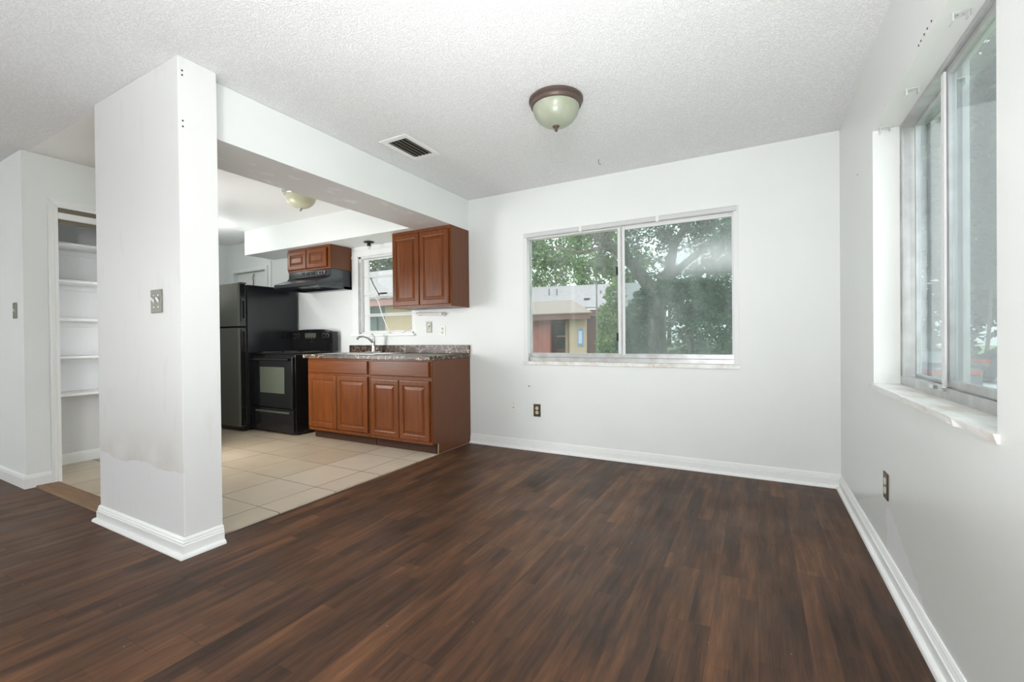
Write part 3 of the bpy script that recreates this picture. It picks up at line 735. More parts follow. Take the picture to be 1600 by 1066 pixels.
# backguard, arched along the top
bg = MB(); N_ = 16; pts = []
for i in range(N_+1):
    u = i/N_; pts.append((x0+.0+(x1-x0)*u, 1.150+.030*(1-(2*u-1)**4)))
V = []; 
for x, z in pts: V += [(x, 3.625, .9185), (x, 3.63, z-.14), (x, 3.62, z-.02), (x, 3.632, z), (x, 3.70, z-.004), (x, 3.70, .9185)]
F = []
for i in range(N_):
    for j in range(6): F.append((i*6+j, i*6+(j+1) % 6, i*6+6+(j+1) % 6, i*6+6+j))
F += [tuple(range(6)), tuple(N_*6+j for j in range(5, -1, -1))]
bg.add(V, F); bgo = bg.build('backguard', M['black_gloss'], t)
for kx in (-5.10, -5.03, -4.555, -4.495):
    k = MB().lathe([(.026, 0), (.026, -.004), (.021, -.006), (.018, -.022), (0, -.023)], (kx, 3.621, 1.105), 20, axis='y').build('knob', M['black'], bgo)
    MB().lathe([(.0305, .001), (.0305, -.0025), (.0275, -.0025), (.0275, .001)], (kx, 3.621, 1.105), 24, axis='y').build('knob_ring', M['nickel'], k)
    box(kx-.002, kx+.002, 3.597, 3.5985, 1.105, 1.124).build('knob_pointer', M['chrome'], k)
box(-4.90, -4.70, 3.618, 3.6215, 1.082, 1.135).build('display', M['oven_glass'], bgo)
for i in range(4): box(-4.885+i*.045, -4.862+i*.045, 3.6165, 3.619, 1.068, 1.076).build('button', M['nickel'], bgo)
box(-4.82, -4.782, 3.622, 3.6265, 1.030, 1.040).build('badge', M['chrome'], bgo)

# range hood
t = empty('range_hood', (-4.586, 3.5, 1.64), 'black range hood mounted under the short cherry cabinet', 'range hood')
x0, x1 = -4.958, -4.214
hb = MB(); hb.prism([(D-.002, 1.8605), (3.452, 1.8605), (3.450, 1.79), (3.425, 1.762), (3.30, 1.716), (3.262, 1.700), (3.258, 1.655), (3.275, 1.648), (3.30, 1.672), (3.62, 1.672), (3.64, 1.640), (D-.002, 1.640)], 'x', x0, x1)
hb.build('shell', M['black_side'], t, bevel=.003)
for sx in (x0, x1-.004): MB().prism([(D-.002, 1.672), (3.30, 1.672), (3.28, 1.641), (D-.002, 1.640)], 'x', sx, sx+.004).build('side_skirt', M['black_side'], t)
cpn = box(-4.42, -4.30, 3.443, 3.4505, 1.806, 1.842).build('control_panel', M['nickel'], t, bevel=.002)
for kx in (-4.385, -4.34): MB().lathe([(.012, 0), (.011, -.012), (0, -.013)], (kx, 3.443, 1.824), 14, axis='y').build('knob', M['black'], cpn)
vs = MB()
for i in range(3):
    for j in range(6): vs.box(-4.72+i*.085, -4.655+i*.085, 3.4485, 3.451, 1.806+j*.007, 1.809+j*.007)
vs.build('vent_slots', M['gasket'], t)
box(-4.62, -4.56, 3.28, 3.60, 1.669, 1.6715).build('filter', M['fridge_front'], t)

# ------------------------------------------------------------------ wall plates
def plate_y(name, cx, cz, w_, h_, m, label, cat, kind):
    """plate on a wall facing -y, at y given by kind"""
    yw, style = kind
    t = empty(name, (cx, yw, cz), label, cat)
    box(cx-w_/2, cx+w_/2, yw-.006, yw-.0005, cz-h_/2, cz+h_/2).build('cover_plate', M[m], t, bevel=.002)
    if style == 'duplex':
        for dz in (-.02, .02):
            r = MB().lathe([(0, -.0085), (.0155, -.0085), (.0165, -.006), (.0165, -.005)], (cx, yw, cz+dz), 20, axis='y').build('receptacle', M['ivory'], t)
            box(cx-.007, cx-.005, yw-.0092, yw-.0083, cz+dz-.003, cz+dz+.006).build('slot', M['gasket'], r); box(cx+.005, cx+.007, yw-.0092, yw-.0083, cz+dz-.003, cz+dz+.006).build('slot', M['gasket'], r)
    if style.startswith('toggle'):
        xs = [0] if style == 'toggle1' else [-.023, .023]
        for dx in xs:
            MB().prism([(yw-.006, cz+.007), (yw-.016, cz+.018), (yw-.019, cz+.012), (yw-.006, cz-.010)], 'x', cx+dx-.004, cx+dx+.004).build('toggle', M['white_plastic'], t)
            for sz in (-.03, .03): MB().lathe([(0, -.0075), (.0035, -.007), (.0035, -.0055)], (cx+dx, yw, cz+sz), 10, axis='y').build('screw', M['steel'], t)
    if style == 'blank':
        for dz, r_ in ((-.04, .003), (0, .006), (.04, .003)): MB().lathe([(0, -.0072), (r_, -.0068), (r_, -.0055)], (cx, yw, cz+dz), 10, axis='y').build('screw' if dz else 'jack', M['nickel'], t)
    return t
plate_y('light_switch', -2.683, 1.257, .112, .118, 'nickel', 'steel two toggle switch plate on the patched wall stub', 'light switch', (YC, 'toggle2'))
plate_y('light_switch', -4.79, 1.29, .075, .118, 'nickel', 'small steel switch plate at the left edge by the closet corner', 'light switch', (YC, 'toggle1'))
plate_y('wall_outlet', -1.794, .376, .072, .116, 'bronze', 'bronze outlet with ivory sockets under the big window', 'outlet', (D, 'duplex'))
plate_y('cable_plate', -2.043, .388, .070, .114, 'white_plastic', 'white blank plate with small jack, left of the bronze outlet', 'wall plate', (D, 'blank'))
plate_y('light_switch', -3.056, 1.175, .072, .116, 'nickel', 'steel switch plate on kitchen wall above the backsplash', 'light switch', (D, 'toggle1'))
plate_y('wall_outlet', -2.878, 1.135, .070, .114, 'white_plastic', 'white outlet on kitchen wall under the tall wall cabinet', 'outlet', (D, 'duplex'))
t = empty('wall_outlet', (R, 2.523, .38), 'bronze outlet on the right wall below the marble sill', 'outlet')
box(R-.006, R-.0005, 2.487, 2.559, .322, .438).build('cover_plate', M['bronze'], t, bevel=.002)
for dz in (-.02, .02): MB().lathe([(0, -.0085), (.0155, -.0085), (.0165, -.006), (.0165, -.005)], (R, 2.523, .38+dz), 20, axis='x').build('receptacle', M['ivory'], t)
# paper towel bracket under the tall cabinet
t = empty('towel_holder', (-2.9, D-.06, 1.30), 'white paper towel bar on the wall beneath the tall cabinet', 'towel holder')
MB().tube([(-3.22, D-.05, 1.318), (-2.86, D-.05, 1.308)], .010, 10).build('bar', M['white_plastic'], t)
MB().lathe([(.026, -.001), (.026, -.008), (.014, -.012), (.012, -.062), (0, -.064)], (-2.86, D, 1.308), 16, axis='y').build('bracket', M['white_plastic'], t)
MB().lathe([(.022, -.001), (.022, -.008), (.012, -.012), (.012, -.060), (0, -.062)], (-3.19, D, 1.318), 16, axis='y').build('bracket', M['white_plastic'], t)
# hook in the ceiling
tag(MB().tube([(-1.075, 3.40, 2.4395), (-1.075, 3.40, 2.41), (-1.07, 3.405, 2.400), (-1.06, 3.41, 2.405)], .0025, 8).build('ceiling_hook', M['nickel'], origin=(-1.075, 3.4, 2.44)), 'tiny wire hook hanging from the popcorn ceiling before the big window', 'hook')

# ------------------------------------------------------------------ ceiling fixtures
def bowl_light(cx, cy, label, metal, gm, s=1.):
    t = empty('ceiling_light', (cx, cy, H), label, 'ceiling light', 'flush mount bowl lights')
    MB().lathe([(0, H-.001), (.150*s, H-.001), (.157*s, H-.006), (.157*s, H-.016), (.148*s, H-.022), (.150*s, H-.030), (.146*s, H-.040), (.138*s, H-.048), (.130*s, H-.050), (.120*s, H-.048)], (cx, cy, 0), 48).build('pan', metal, t)
    MB().lathe([(.135*s, H-.046), (.134*s, H-.060), (.125*s, H-.090), (.105*s, H-.120), (.075*s, H-.142), (.040*s, H-.154), (0, H-.158)], (cx, cy, 0), 48).build('glass_bowl', gm, t)
    MB().lathe([(.020, H-.153), (.021, H-.158), (.013, H-.166), (.008, H-.170), (.010, H-.176), (.008, H-.184), (0, H-.188)], (cx, cy, 0), 20).build('finial', metal, t)
bowl_light(-1.02, 2.425, 'dining ceiling light with bronze rim and frosted glass bowl', M['rust'], M['frost'])
bowl_light(-3.735, 2.73, 'kitchen ceiling light with cream glass bowl, half hidden by the beam', M['steel'], M['frost_k'])
t = empty('spotlight', (-3.77, 3.60, ZB), 'small black bulb holder under the soffit above the kitchen window', 'ceiling light')
MB().lathe([(0, ZB-.001), (.055, ZB-.001), (.058, ZB-.010), (.040, ZB-.016), (.018, ZB-.020), (.022, ZB-.045), (.020, ZB-.050), (0, ZB-.05)], (-3.77, 3.60, 0), 24).build('socket', M['black'], t)
MB().lathe([(.012, ZB-.050), (.019, ZB-.062), (.017, ZB-.076), (0, ZB-.084)], (-3.77, 3.60, 0), 20).build('bulb', M['white_plastic'], t)

t = empty('air_vent', (-2.19, 2.5, H), 'white framed ceiling register with dark slats beside the beam', 'vent')
vx0, vx1, vy0, vy1 = -2.315, -2.072, 2.312, 2.690
fr = holed(vx0, vx1, vy0, vy1, [(vx0+.04, vx1-.035, vy0+.045, vy1-.045)], H-.009, H-.001, 'xy'); fr.build('frame', M['trim'], t, bevel=.003)
box(vx0+.04, vx1-.035, vy0+.045, vy1-.045, H-.0025, H-.001).build('duct_opening', M['dark'], t)
for i in range(5):
    xx = vx0+.052+i*.033
    MB().prism([(xx, H-.004), (xx+.020, H-.012), (xx+.021, H-.0105), (xx+.001, H-.0025)], 'y', vy0+.047, vy1-.047).build('slat', M['vent_dark'], t)

# ------------------------------------------------------------------ outdoors
def gz(x, y):
    t = min(1, max(0, (x-.9)/2.4)); t = t*t*(3-2*t); s = min(1, max(0, (y-2)/5))
    return -.22-.63*t*s
def ground():
    mb = MB(); xs = [-60+i*2.5 for i in range(56)]; ys = [D+WT+.0+j*2.2 for j in range(42)]
    xs = sorted(set(xs+[.9, 1.5, 2.1, 2.7, 3.3]))
    V = [(x, y, gz(x, y)) for y in ys for x in xs]; n = len(xs); F = []
    for j in range(len(ys)-1):
        for i in range(n-1): F.append((j*n+i, j*n+i+1, (j+1)*n+i+1, (j+1)*n+i))
    mb.add(V, F, 0, True)
    m = mat('lawn_and_leaf_litter', (.1, .15, .05), .9); g = G(m); o = g.xyz()
    n1 = g.noise(.35, 4); n2 = g.noise(9, 4)
    gcol = g.mix(n2, (.10, .20, .045), (.24, .36, .10)); lit = g.mix(n2, (.05, .05, .035), (.16, .15, .11))
    east = g.math('GREATER_THAN', o[0], 1.5)
    c = g.mix(east, g.mix(g.mr(n1, .4, .6), lit, gcol), gcol); g.col(c)
    o_ = mb.build('ground', m); struct(o_)
    s = MB().box(.501+WT, 3.0, -4, D+WT, -.26, -.22).build('ground_side', m); struct(s)
ground()
M['asphalt'] = mat('pale_road_surface', (.42, .42, .43), .9)
rz = gz(20, 30)
tag(MB().prism([(3.0, 21.0), (30, 21.0), (30, 27.0), (3.0, 27.0)], 'z', rz+.002, rz+.03).build('road', M['asphalt'], origin=(12, 24, rz)), 'pale road crossing the lawn beyond the side window', 'road', kind='structure')
M['asphalt'].node_tree.nodes['Principled BSDF'].inputs['Base Color'].default_value = (.62, .62, .63, 1)

def shingle():
    m = mat('grey_shingles', (.30, .28, .30), .9); g = G(m); o = g.xyz()
    n = g.noise(7, 4); b = g.n('ShaderNodeTexBrick'); g.link(g.comb(o[0], g.math('MULTIPLY', o[2], 2.2), 0.), b.inputs['Vector'])
    b.inputs['Scale'].default_value = 3; b.inputs['Color1'].default_value = (.27, .245, .26, 1); b.inputs['Color2'].default_value = (.40, .37, .39, 1); b.inputs['Mortar'].default_value = (.2, .18, .19, 1)
    b.inputs['Mortar Size'].default_value = .03
    g.col(g.mix(g.mr(n, .3, .7), b.outputs[0], (.36, .33, .34))); return m
M['shingle'] = shingle()
M['shingle_tan'] = mat('tan_grey_shingles', (.27, .225, .20), .9); g = G(M['shingle_tan']); g.col(g.mix(g.noise(14, 4), (.20, .165, .145), (.36, .30, .27)))
def siding():
    m = mat('red_board_siding', (.42, .12, .11), .7); g = G(m); o = g.xyz()
    fx = g.math('FRACT', g.math('MULTIPLY', o[0], 3.2)); s = g.math('LESS_THAN', fx, .07)
    c = g.mix(g.noise(4, 4, v=g.scale(g.pos, (3, 3, .4))), (.36, .095, .085), (.56, .20, .18)); g.col(g.mix(g.math('MULTIPLY', s, .6), c, (.14, .04, .035))); return m
M['siding'] = siding()
M['stucco'] = mat('tan_stucco', (.60, .45, .32), .9)
M['fascia'] = mat('brown_fascia', (.19, .095, .075), .7)
M['pinkfascia'] = mat('faded_red_fascia', (.42, .20, .19), .7)
M['brownwall'] = mat('brown_board_wall', (.16, .065, .045), .8)
M['darkglass'] = mat('dark_house_glass', (.05, .055, .05), .15)
M['greywall'] = mat('grey_blue_panel', (.16, .18, .19), .7)
M['sign'] = mat('blue_sign_face', (.16, .36, .72), .5); M['signw'] = mat('white_sign_face', (.62, .68, .8), .5)

t = empty('neighbor_house', (-12, 27, -.22), 'low red and tan house with grey shingle roof seen through the big window', 'house')
box(-15.5, -11.06, 25.0, 25.2, -.2, 2.6).build('wall', M['siding'], t)
box(-9.80, -8.77, 25.0, 25.2, -.2, 2.6).build('wall', M['stucco'], t)
box(-8.77, -5.0, 25.6, 25.8, -.2, 2.7).build('wall', M['brownwall'], t)
box(-11.06, -9.8, 25.9, 26.0, -.2, 2.6).build('wall', M['brownwall'], t)
wn = box(-10.95, -10.35, 25.82, 25.9, .35, 1.95).build('window', M['darkglass'], t)
box(-10.95, -10.35, 25.80, 25.82, 1.10, 1.16).build('mullion', M['stucco'], wn)
box(-10.33, -10.18, 25.7, 25.88, .1, 2.1).build('post', M['stucco'], t)
box(-15.5, -8.3, 24.35, 24.5, 2.10, 2.42).build('fascia', M['fascia'], t)
box(-15.5, -8.3, 24.5, 25.9, 2.28, 2.36).build('porch_ceiling', M['fascia'], t)
V = [(-15.8, 24.3, 2.42), (-8.15, 24.3, 2.42), (-10.6, 27.6, 3.45), (-15.8, 27.6, 3.45)]
mb = MB(); mb.add(V+[(v[0], v[1], v[2]+.06) for v in V], [(0, 1, 2, 3), (4, 7, 6, 5), (0, 4, 5, 1), (1, 5, 6, 2), (2, 6, 7, 3), (3, 7, 4, 0)]); mb.build('porch_roof', M['shingle_tan'], t)
V = [(-20, 27.2, 3.10), (-5.2, 27.2, 2.75), (-7.0, 32, 4.75), (-20, 32, 5.05)]
mb = MB(); mb.add(V+[(v[0], v[1], v[2]+.12) for v in V], [(0, 1, 2, 3), (4, 7, 6, 5), (0, 4, 5, 1), (1, 5, 6, 2), (2, 6, 7, 3), (3, 7, 4, 0)]); mb.build('roof', M['shingle'], t)
box(-20, -5.4, 27.5, 27.7, -.2, 2.78).build('wall', M['brownwall'], t)
for vx, vz in ((-13.2, 4.35), (-12.6, 4.3), (-9.35, 4.0)): MB().tube([(vx, 29.8, vz-.35), (vx, 29.8, vz+.25)], .06, 10).build('roof_vent', M['greywall'], t)
vb = box(-10.1, -9.75, 28.5, 28.9, 3.45, 3.66).build('roof_vent_box', M['darkglass'], t)
tag(MB().box(-9.22, -8.92, 24.93, 24.998, .55, 1.55).box(-9.17, -8.97, 24.90, 24.93, .68, 1.42, 1).build('wall_sign', [M['sign'], M['signw']], origin=(-9.07, 24.95, .5)), 'small blue and white notice on the tan wall of the neighbouring house', 'sign')

t = empty('neighbor_house', (-15, 18, -.22), 'pale house with faded red fascia seen through the kitchen window', 'house')
box(-30, -13.7, 16.0, 16.2, -.2, 2.75).build('wall', M['greywall'], t)
box(-15.65, -11.5, 15.9, 16.0, -.2, 2.75).build('wall', M['stucco'], t)
dgo = holed(-19, -16.2, -.1, 2.2, [(-18.9, -17.65, 0, 2.1), (-17.55, -16.3, 0, 2.1)], 15.9, 15.98, 'xz').build('garage_frame', M['greywall'], t)
box(-30, -11.2, 15.2, 15.35, 2.60, 2.92).build('fascia', M['pinkfascia'], t)
box(-30, -11.3, 15.35, 15.9, 2.62, 2.7).build('eave', M['fascia'], t)
V = [(-30, 15.1, 2.92), (-11.1, 15.1, 2.92), (-12.5, 19.5, 5.0), (-30, 19.5, 5.0)]
mb = MB(); mb.add(V+[(v[0], v[1], v[2]+.1) for v in V], [(0, 1, 2, 3), (4, 7, 6, 5), (0, 4, 5, 1), (1, 5, 6, 2), (2, 6, 7, 3), (3, 7, 4, 0)]); mb.build('roof', M['shingle'], t)

tag(MB().tube([(-7.62, 23.5, -.2), (-7.6, 23.5, 4.3)], [.05, .04], 8).build('service_pole', M['greywall'], origin=(-7.6, 23.5, -.2)), 'thin grey utility pole in front of the shingle roof', 'pole')

def leafmat(name, c0, c1, c2):
    m = mat(name, c0, .55); g = G(m); n = g.noise(1.1, 3); n2 = g.white(g.scale(g.pos, (1, 1, 1)))
    at = g.n('ShaderNodeAttribute', attribute_name='leaf_tone')
    t = g.math('ADD', g.math('MULTIPLY', n, .55), g.math('MULTIPLY', at.outputs['Fac'], .5))
    g.col(g.ramp(t, [(.25, c0), (.5, c1), (.8, c2)]))
    nt = m.node_tree; tl = nt.nodes.new('ShaderNodeBsdfTranslucent'); mx = nt.nodes.new('ShaderNodeMixShader'); mx.inputs[0].default_value = .3
    out = [x for x in nt.nodes if x.type == 'OUTPUT_MATERIAL'][0]
    tl.inputs[0].default_value = (*c2, 1)
    nt.links.new(g.b.outputs[0], mx.inputs[1]); nt.links.new(tl.outputs[0], mx.inputs[2]); nt.links.new(mx.outputs[0], out.inputs[0])
    return m
M['leaf_light'] = leafmat('light_leaves', (.045, .10, .035), (.13, .24, .085), (.32, .46, .18))
M['leaf_oak'] = leafmat('oak_leaves', (.030, .050, .028), (.075, .115, .06), (.16, .22, .11))
M['leaf_dark'] = leafmat('dark_shrub_leaves', (.018, .045, .028), (.045, .11, .06), (.13, .24, .12))
M['leaf_grey'] = leafmat('grey_green_leaves', (.055, .075, .06), (.10, .135, .10), (.19, .24, .16))
M['moss'] = leafmat('hanging_moss', (.10, .11, .09), (.17, .18, .15), (.26, .27, .23))
def barkmat():
    m = mat('oak_bark', (.12, .10, .08), .95); g = G(m)
    n = g.noise(6, 6, .7, v=g.scale(g.pos, (2.2, 2.2, .5))); g.col(g.ramp(n, [(.35, (.09, .08, .07)), (.6, (.22, .20, .17)), (.8, (.36, .34, .30))])); g.bump(n, .8, .05); return m
M['bark'] = barkmat()

def leaves(blobs, n, size, seed, hole=.0, shell=.55):
    """n little leaf-sprig quads scattered through ellipsoid blobs: (cx,cy,cz,rx,ry,rz)"""
    rg = np.random.default_rng(seed); B = np.array(blobs, float); vol = (B[:, 3]*B[:, 4]*B[:, 5])**.75
    idx = rg.choice(len(B), n, p=vol/vol.sum()); d = rg.normal(size=(n, 3)); d /= np.linalg.norm(d, axis=1)[:, None]
    r = rg.uniform(shell, 1.0, n)**.7
    # lumpy outline
    lum = 1+.16*np.sin(d[:, 0]*7+idx)*np.cos(d[:, 1]*6+idx*2)+.12*np.sin(d[:, 2]*11+idx*3)
    P = B[idx, :3]+d*B[idx, 3:]*(r*lum)[:, None]
    if hole > 0:
        f = np.sin(P[:, 0]*1.7+seed)*np.sin(P[:, 2]*2.1+seed*.7)*1.0+np.sin(P[:, 0]*3.9)*np.cos(P[:, 2]*4.3)*.6
        keep = f < (1.0-hole*1.6); P = P[keep]; n = len(P)
    nrm = rg.normal(size=(n, 3)); nrm[:, 2] = np.abs(nrm[:, 2])+.4; nrm /= np.linalg.norm(nrm, axis=1)[:, None]
    a = np.cross(nrm, rg.normal(size=(n, 3))); a /= np.linalg.norm(a, axis=1)[:, None]; b = np.cross(nrm, a)
    s = size*rg.uniform(.6, 1.4, n)[:, None]
    q = np.stack([P-a*s, P-b*s*.45, P+a*s, P+b*s*.45+nrm*s*.15], 1).reshape(-1, 3)
    tone = np.repeat(rg.uniform(0, 1, n), 1)
    return q, n, tone
def foliage(name, blobs, n, size, seed, m, parent=None, hole=0., shell=.55, label=None, cat=None, group=None):
    q, n, tone = leaves(blobs, n, size, seed, hole, shell)
    o0 = np.array(parent['_o']) if parent is not None else np.array([blobs[0][0], blobs[0][1], gz(blobs[0][0], blobs[0][1])])
    me = bpy.data.meshes.new(name); q = q-o0
    me.vertices.add(len(q)); me.vertices.foreach_set('co', q.ravel()); me.loops.add(4*n); me.loops.foreach_set('vertex_index', np.arange(4*n, dtype=np.int32))
    me.polygons.add(n); me.polygons.foreach_set('loop_start', np.arange(0, 4*n, 4, dtype=np.int32)); me.polygons.foreach_set('loop_total', np.full(n, 4, dtype=np.int32))
    at = me.attributes.new('leaf_tone', 'FLOAT', 'FACE'); at.data.foreach_set('value', tone.astype(np.float32))
    me.update(); me.materials.append(m)
    o = bpy.data.objects.new(name, me); COL.objects.link(o); o['_o'] = tuple(float(x) for x in o0)
    if parent is not None: o.parent = parent
    else: o.location = tuple(float(x) for x in o0)
    return tag(o, label, cat, group)
def tree(name, x, y, label, m, blobs, n, size, seed, trunk, limbs=(), hole=0., cat='tree', group=None, shell=.5):
    z = gz(x, y); t = empty(name, (x, y, z), label, cat, group)
    tb = MB(); tb.tube([(x+a, y+b, z+c-.05) for a, b, c, r in trunk], [r for *_, r in trunk], 14)
    tb.build('trunk', M['bark'], t)
    for lb in limbs:
        MB().tube([(x+a, y+b, z+c) for a, b, c, r in lb], [r for *_, r in lb], 9).build('branch', M['bark'], t)
    foliage('crown', blobs, n, size, seed, m, t, hole, shell)
    return t

# big live oak left of centre in the right-hand pane
ox, oy = -2.78, 14.0
t = tree('live_oak', ox, oy, 'spreading live oak with thick flared trunk and hanging grey moss', M['leaf_oak'],
     [(-5.5, 14, 6.2, 2.2, 2, 1.2), (-3.0, 14.5, 5.9, 2.2, 2, 1.1), (-.6, 14, 5.6, 2.2, 2, 1.5), (1.6, 14, 5.6, 2.4, 2, 1.6), (-4.6, 14, 4.7, 1.0, 1, .7), (-1.4, 14.5, 4.3, 1.1, 1, .8), (.3, 14, 4.4, 1.2, 1, .8), (-7.8, 14, 6.5, 2.0, 2, 1.1), (-3.5, 13.5, 3.55, .8, .8, .5)],
     15000, .085, 11, [(-.05, 0, 0, .95), (0, 0, .30, .66), (.04, 0, .6, .44), (.12, 0, 1.0, .29), (.18, 0, 1.5, .21), (.18, 0, 2.3, .23)],
     [[(.18, 0, 2.2, .25), (-.15, 0, 2.9, .21), (-.6, .1, 3.5, .17), (-1.3, .2, 4.2, .14), (-2.3, .3, 4.9, .09), (-3.6, .2, 5.6, .05)],
      [(.18, 0, 2.2, .22), (.45, .1, 3.1, .17), (.6, .2, 4.0, .13), (1.2, .3, 5.0, .08)],
      [(.3, 0, 2.9, .13), (1.2, 0, 3.6, .10), (2.2, .1, 4.3, .07), (3.3, .2, 5.0, .04)],
      [(-.6, .1, 3.5, .10), (-.9, 0, 4.3, .08), (-.7, -.1, 5.2, .05)],
      [(-1.3, .2, 4.2, .08), (-2.4, .2, 4.1, .06), (-3.4, .2, 4.4, .03)]], hole=.32)
foliage('hanging_moss', [(-4.2, 13.6, 3.9, .35, .3, .9), (-2.3, 13.5, 4.0, .4, .3, 1.0), (-1.2, 13.4, 4.2, .5, .3, 1.1), (-.3, 13.4, 4.0, .5, .3, 1.0), (.5, 13.5, 4.1, .45, .3, 1.0), (-3.2, 13.6, 4.4, .4, .3, .8)], 6000, .05, 5, M['moss'], t, shell=.1)
t['kind'] = 'thing'
far = 'trees behind the neighbouring houses'
def far_blobs(bl, k): return [(a*k, b*k, 1.05+(c-1.05)*k, d*k, 2.6, e*k) for a, b, c, d, _, e in bl]
tree('broadleaf_tree', -19.5, 37, 'light green leafy tree behind the shingle roof, at the left of the big window', M['leaf_light'], [(-19.5, 37, 8, 4, 3, 3.4), (-16.5, 36, 6.6, 3, 3, 2.6), (-19, 36, 12.5, 4, 3, 3.5), (-14.8, 36, 9.8, 3, 3, 3)], 13000, .20, 21, [(0, 0, 0, .4), (0, 0, 6, .25)], group=far)
tree('broadleaf_tree', -14.8, 46.4, 'tall leafy tree behind the shingle roof, just left of the window stile', M['leaf_light'], far_blobs([(-12.6, 38, 9, 3.2, 3, 3.4), (-12, 38, 6.2, 2.6, 2, 2), (-11, 38, 12.6, 3.6, 3, 3), (-9.6, 38, 7.2, 2.0, 2, 1.8)], 1.22), 11000, .24, 22, [(0, 0, 0, .4), (0, 0, 6, .25)], group=far, hole=.12)
tree('broadleaf_tree', -9.2, 56, 'sparse distant tree with sky showing through, behind the live oak', M['leaf_oak'], far_blobs([(-8.2, 40, 6.5, 2, 2, 1.7), (-5.5, 40, 5.6, 2.6, 2, 1.6), (-6, 40, 10.8, 3.6, 2, 2.6), (-3, 40, 6.2, 1.6, 2, 1.3)], 1.4), 6500, .24, 23, [(0, 0, 0, .28), (.1, 0, 5, .18), (.3, 0, 9, .1)], group=far, hole=.25)
tree('broadleaf_tree', -24.5, 27, 'dark leafy tree behind the roof seen in the kitchen window', M['leaf_oak'], [(-25, 27, 9, 4, 3, 4), (-21.5, 28, 8, 3, 3, 3.4), (-26, 27, 5.5, 4, 3, 3)], 9000, .20, 24, [(0, 0, 0, .3), (0, 0, 5, .2)], group=far)
# shrubs
shr = 'shrubs across the side yard'
def shrub(x, y, blobs, n, size, seed, m, label): 
    z = gz(x, y); t = empty('garden_shrub', (x, y, z), label, 'shrub', shr)
    st = MB()
    for k in range(3): a = 2.1*k; st.tube([(x, y, z-.05), (x+.15*math.cos(a), y+.15*math.sin(a), z+.6), (x+.3*math.cos(a), y+.3*math.sin(a), z+1.2)], [.05, .035, .02], 7)
    st.build('stems', M['bark'], t); foliage('foliage', blobs, n, size, seed, m, t)
shrub(-.15, 10.2, [(-.35, 10.2, 2.2, .95, .9, 1.0), (.25, 10.2, 3.0, .95, .9, .9), (-.1, 10.2, 1.2, 1.15, .9, 1.0), (.6, 10, 1.4, .9, .8, 1.4)], 13000, .055, 31, M['leaf_dark'], 'tall dense dark green shrub filling the right side of the big window')
shrub(-1.45, 12.6, [(-1.5, 12.6, 2.1, .7, .5, .5), (-.95, 12.5, 1.9, .6, .5, .6), (-2.0, 12.6, 2.3, .45, .4, .35)], 6000, .055, 32, M['leaf_dark'], 'dark shrub just right of the oak trunk')
shrub(-2.95, 12.6, [(-3.0, 12.6, 1.0, .38, .45, .75), (-3.2, 12.6, .75, .36, .4, .45), (-2.85, 12.7, 1.75, .45, .5, .35), (-2.75, 12.7, 2.1, .3, .4, .3)], 5500, .055, 33, M['leaf_dark'], 'green shrub between the window stile and the oak trunk')
shrub(-4.55, 15.5, [(-4.6, 15.5, .75, .48, .5, .7), (-4.35, 15.5, .4, .5, .5, .5), (-4.5, 15.5, 1.75, .5, .5, .5), (-4.35, 15.5, 2.5, .35, .5, .5)], 5500, .06, 34, M['leaf_light'], 'bright green shrub against the brown wall, left of the window stile')
shrub(-1.2, 19, [(-3.2, 19, .9, 1.6, .8, 1.1), (-1.2, 19, 1.3, 1.7, .8, 1.5), (.8, 19, 1.2, 1.5, .8, 1.4), (-1.9, 20, 2.3, 1.6, .8, .8), (1.2, 19.5, 2.6, 1.5, .8, 1.0)], 9000, .10, 35, M['leaf_oak'], 'wide dark hedge in the distance behind the oak trunk')
# east side
est = 'trees across the road'
tree('shade_tree', 12.2, 34, 'big grey green tree beyond the parked cars, seen through the side window', M['leaf_grey'], [(9, 34, 5.5, 4.4, 3, 5.2), (13, 34, 6.5, 4.5, 3, 6), (11, 35, 12.5, 5.5, 3, 5), (15.5, 34, 10, 4, 3, 6.5), (8, 34, 11, 4, 3, 5), (11.5, 35, 18.5, 6, 3, 5)], 46000, .30, 41, [(0, 0, 0, .35), (0, 0, 4, .25)], group=est)
tree('shade_tree', 9.0, 27.9, 'slim young tree on the lawn by the road, seen through the side window', M['leaf_grey'], [(9.0, 27.9, 5.2, 1.5, 1.3, 1.6)], 3000, .14, 42, [(0, 0, 0, .09), (.15, 0, 2, .07), (.25, 0, 4.2, .05)], group=est)

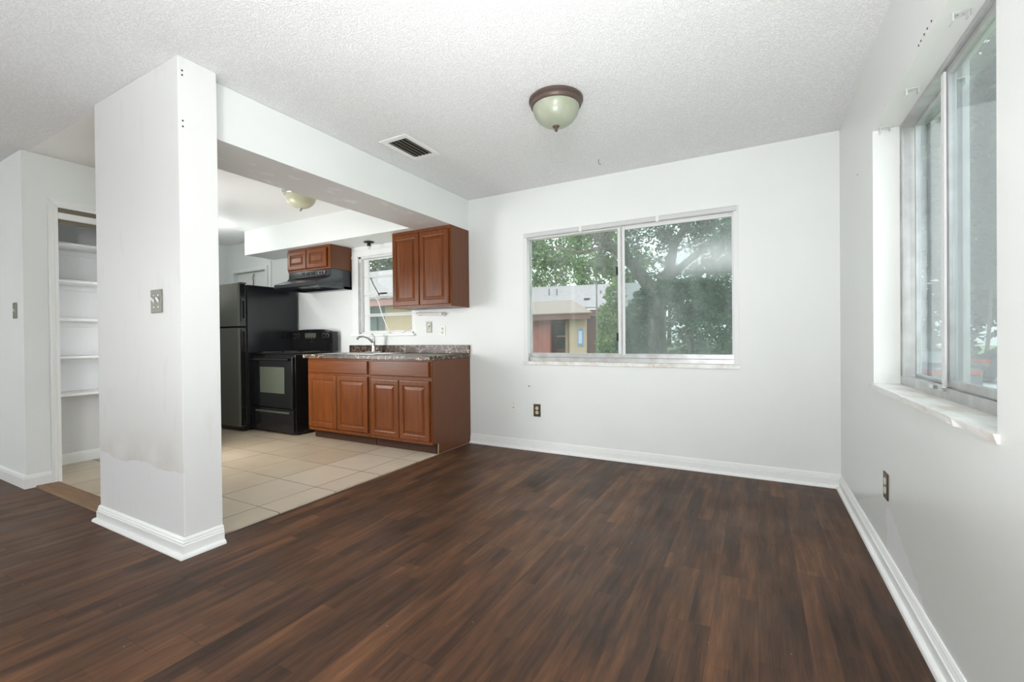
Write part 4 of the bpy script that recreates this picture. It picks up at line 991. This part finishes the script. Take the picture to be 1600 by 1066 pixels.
# cars
M['car_blue'] = mat('dark_blue_car_paint', (.045, .065, .09), .2, .3, coat=.6)
M['car_grey'] = mat('dark_grey_car_paint', (.05, .05, .055), .25, .3)
M['tyre'] = mat('tyre_rubber', (.012, .012, .012), .8)
M['tail'] = mat('red_tail_lamp', (.55, .03, .02), .25)
M['carglass'] = mat('car_window_glass', (.08, .10, .11), .06, 0, .9)
def car(cx, cy, rot, paint_, label):
    z = gz(cx, cy)+ .005; t = empty('parked_car', (0, 0, 0), label, 'car', 'parked cars outside the side window')
    W2 = .88
    prof = [(-2.15, .28), (-2.2, .55), (-2.12, .92), (-1.95, 1.02), (-1.55, 1.06), (-1.05, 1.40), (-.3, 1.46), (.35, 1.40), (1.05, 1.02), (1.95, .88), (2.2, .70), (2.22, .40), (2.1, .26)]
    b = MB(); secs = [(-W2, .93, .0), (-W2*.97, 1, .0), (W2*.97, 1, 0.), (W2, .93, 0.)]
    V = []; n = len(prof)
    for s, k, _ in secs:
        for (x, zz) in prof:
            tum = 1-.20*max(0, (zz-1.0)/.46)
            V.append((x*(.985 if k < 1 else 1), s*tum, .30+(zz-.30)*(.97 if k < 1 else 1)))
    F = []
    for i in range(3):
        for j in range(n): F.append((i*n+j, i*n+(j+1) % n, (i+1)*n+(j+1) % n, (i+1)*n+j))
    F += [tuple(range(n)), tuple(3*n+j for j in range(n-1, -1, -1))]
    b.add(V, F, 0, True); b.build('body', M[paint_], t, bevel=.03, seg=3)
    g1 = MB(); g1.prism([(-1.52, 1.075), (-1.08, 1.375), (-1.06, 1.385), (-1.50, 1.09)], 'y', -.62, .62); 
    V = [(-1.56, -.66, 1.075), (-1.56, .66, 1.075), (-1.11, .60, 1.375), (-1.11, -.60, 1.375)]
    g1 = MB(); g1.add([(v[0]-.02, v[1], v[2]+.012) for v in V], [(0, 1, 2, 3)]); g1.build('rear_window', M['carglass'], t)
    for s in (-1, 1):
        sd = MB(); sd.add([(-1.2, s*.868, 1.06), (.8, s*.868, 1.04), (.3, s*.745, 1.36), (-.95, s*.745, 1.36)], [(0, 1, 2, 3)]); sd.build('side_window', M['carglass'], t)
        MB().box(-2.225, -2.10, min(s*.50, s*.84), max(s*.50, s*.84), .80, .93).build('tail_lamp', M['tail'], t, bevel=.02)
        MB().box(-.1+.75, .85, min(s*.88, s*1.02), max(s*.88, s*1.02), 1.02, 1.13).build('mirror', M['black'], t, bevel=.02)
        for wx in (-1.35, 1.38):
            MB().lathe([(0, .10), (.20, .10), (.22, .085), (.315, .09), (.325, .06), (.325, -.06), (.315, -.09), (0, -.09)], (wx, s*.80, .325), 28, axis='y').build('wheel', M['tyre'], t)
    MB().box(-2.235, -2.15, -.5, .5, .80, .90).build('lamp_strip', M['tail'], t, bevel=.02)
    MB().box(-2.26, -2.05, -.86, .86, .32, .56).build('rear_bumper', M[paint_], t, bevel=.04)
    t.location = (cx, cy, z); t.rotation_euler = (0, 0, rot)
    return t
car(4.30, 18.1, math.radians(88), 'car_blue', 'dark blue car parked outside the side window, tail lamps facing the house')
car(9.4, 23.8, math.radians(10), 'car_grey', 'small dark car on the distant road beyond the blue one')

for o in bpy.data.objects:
    if '_o' in o: del o['_o']
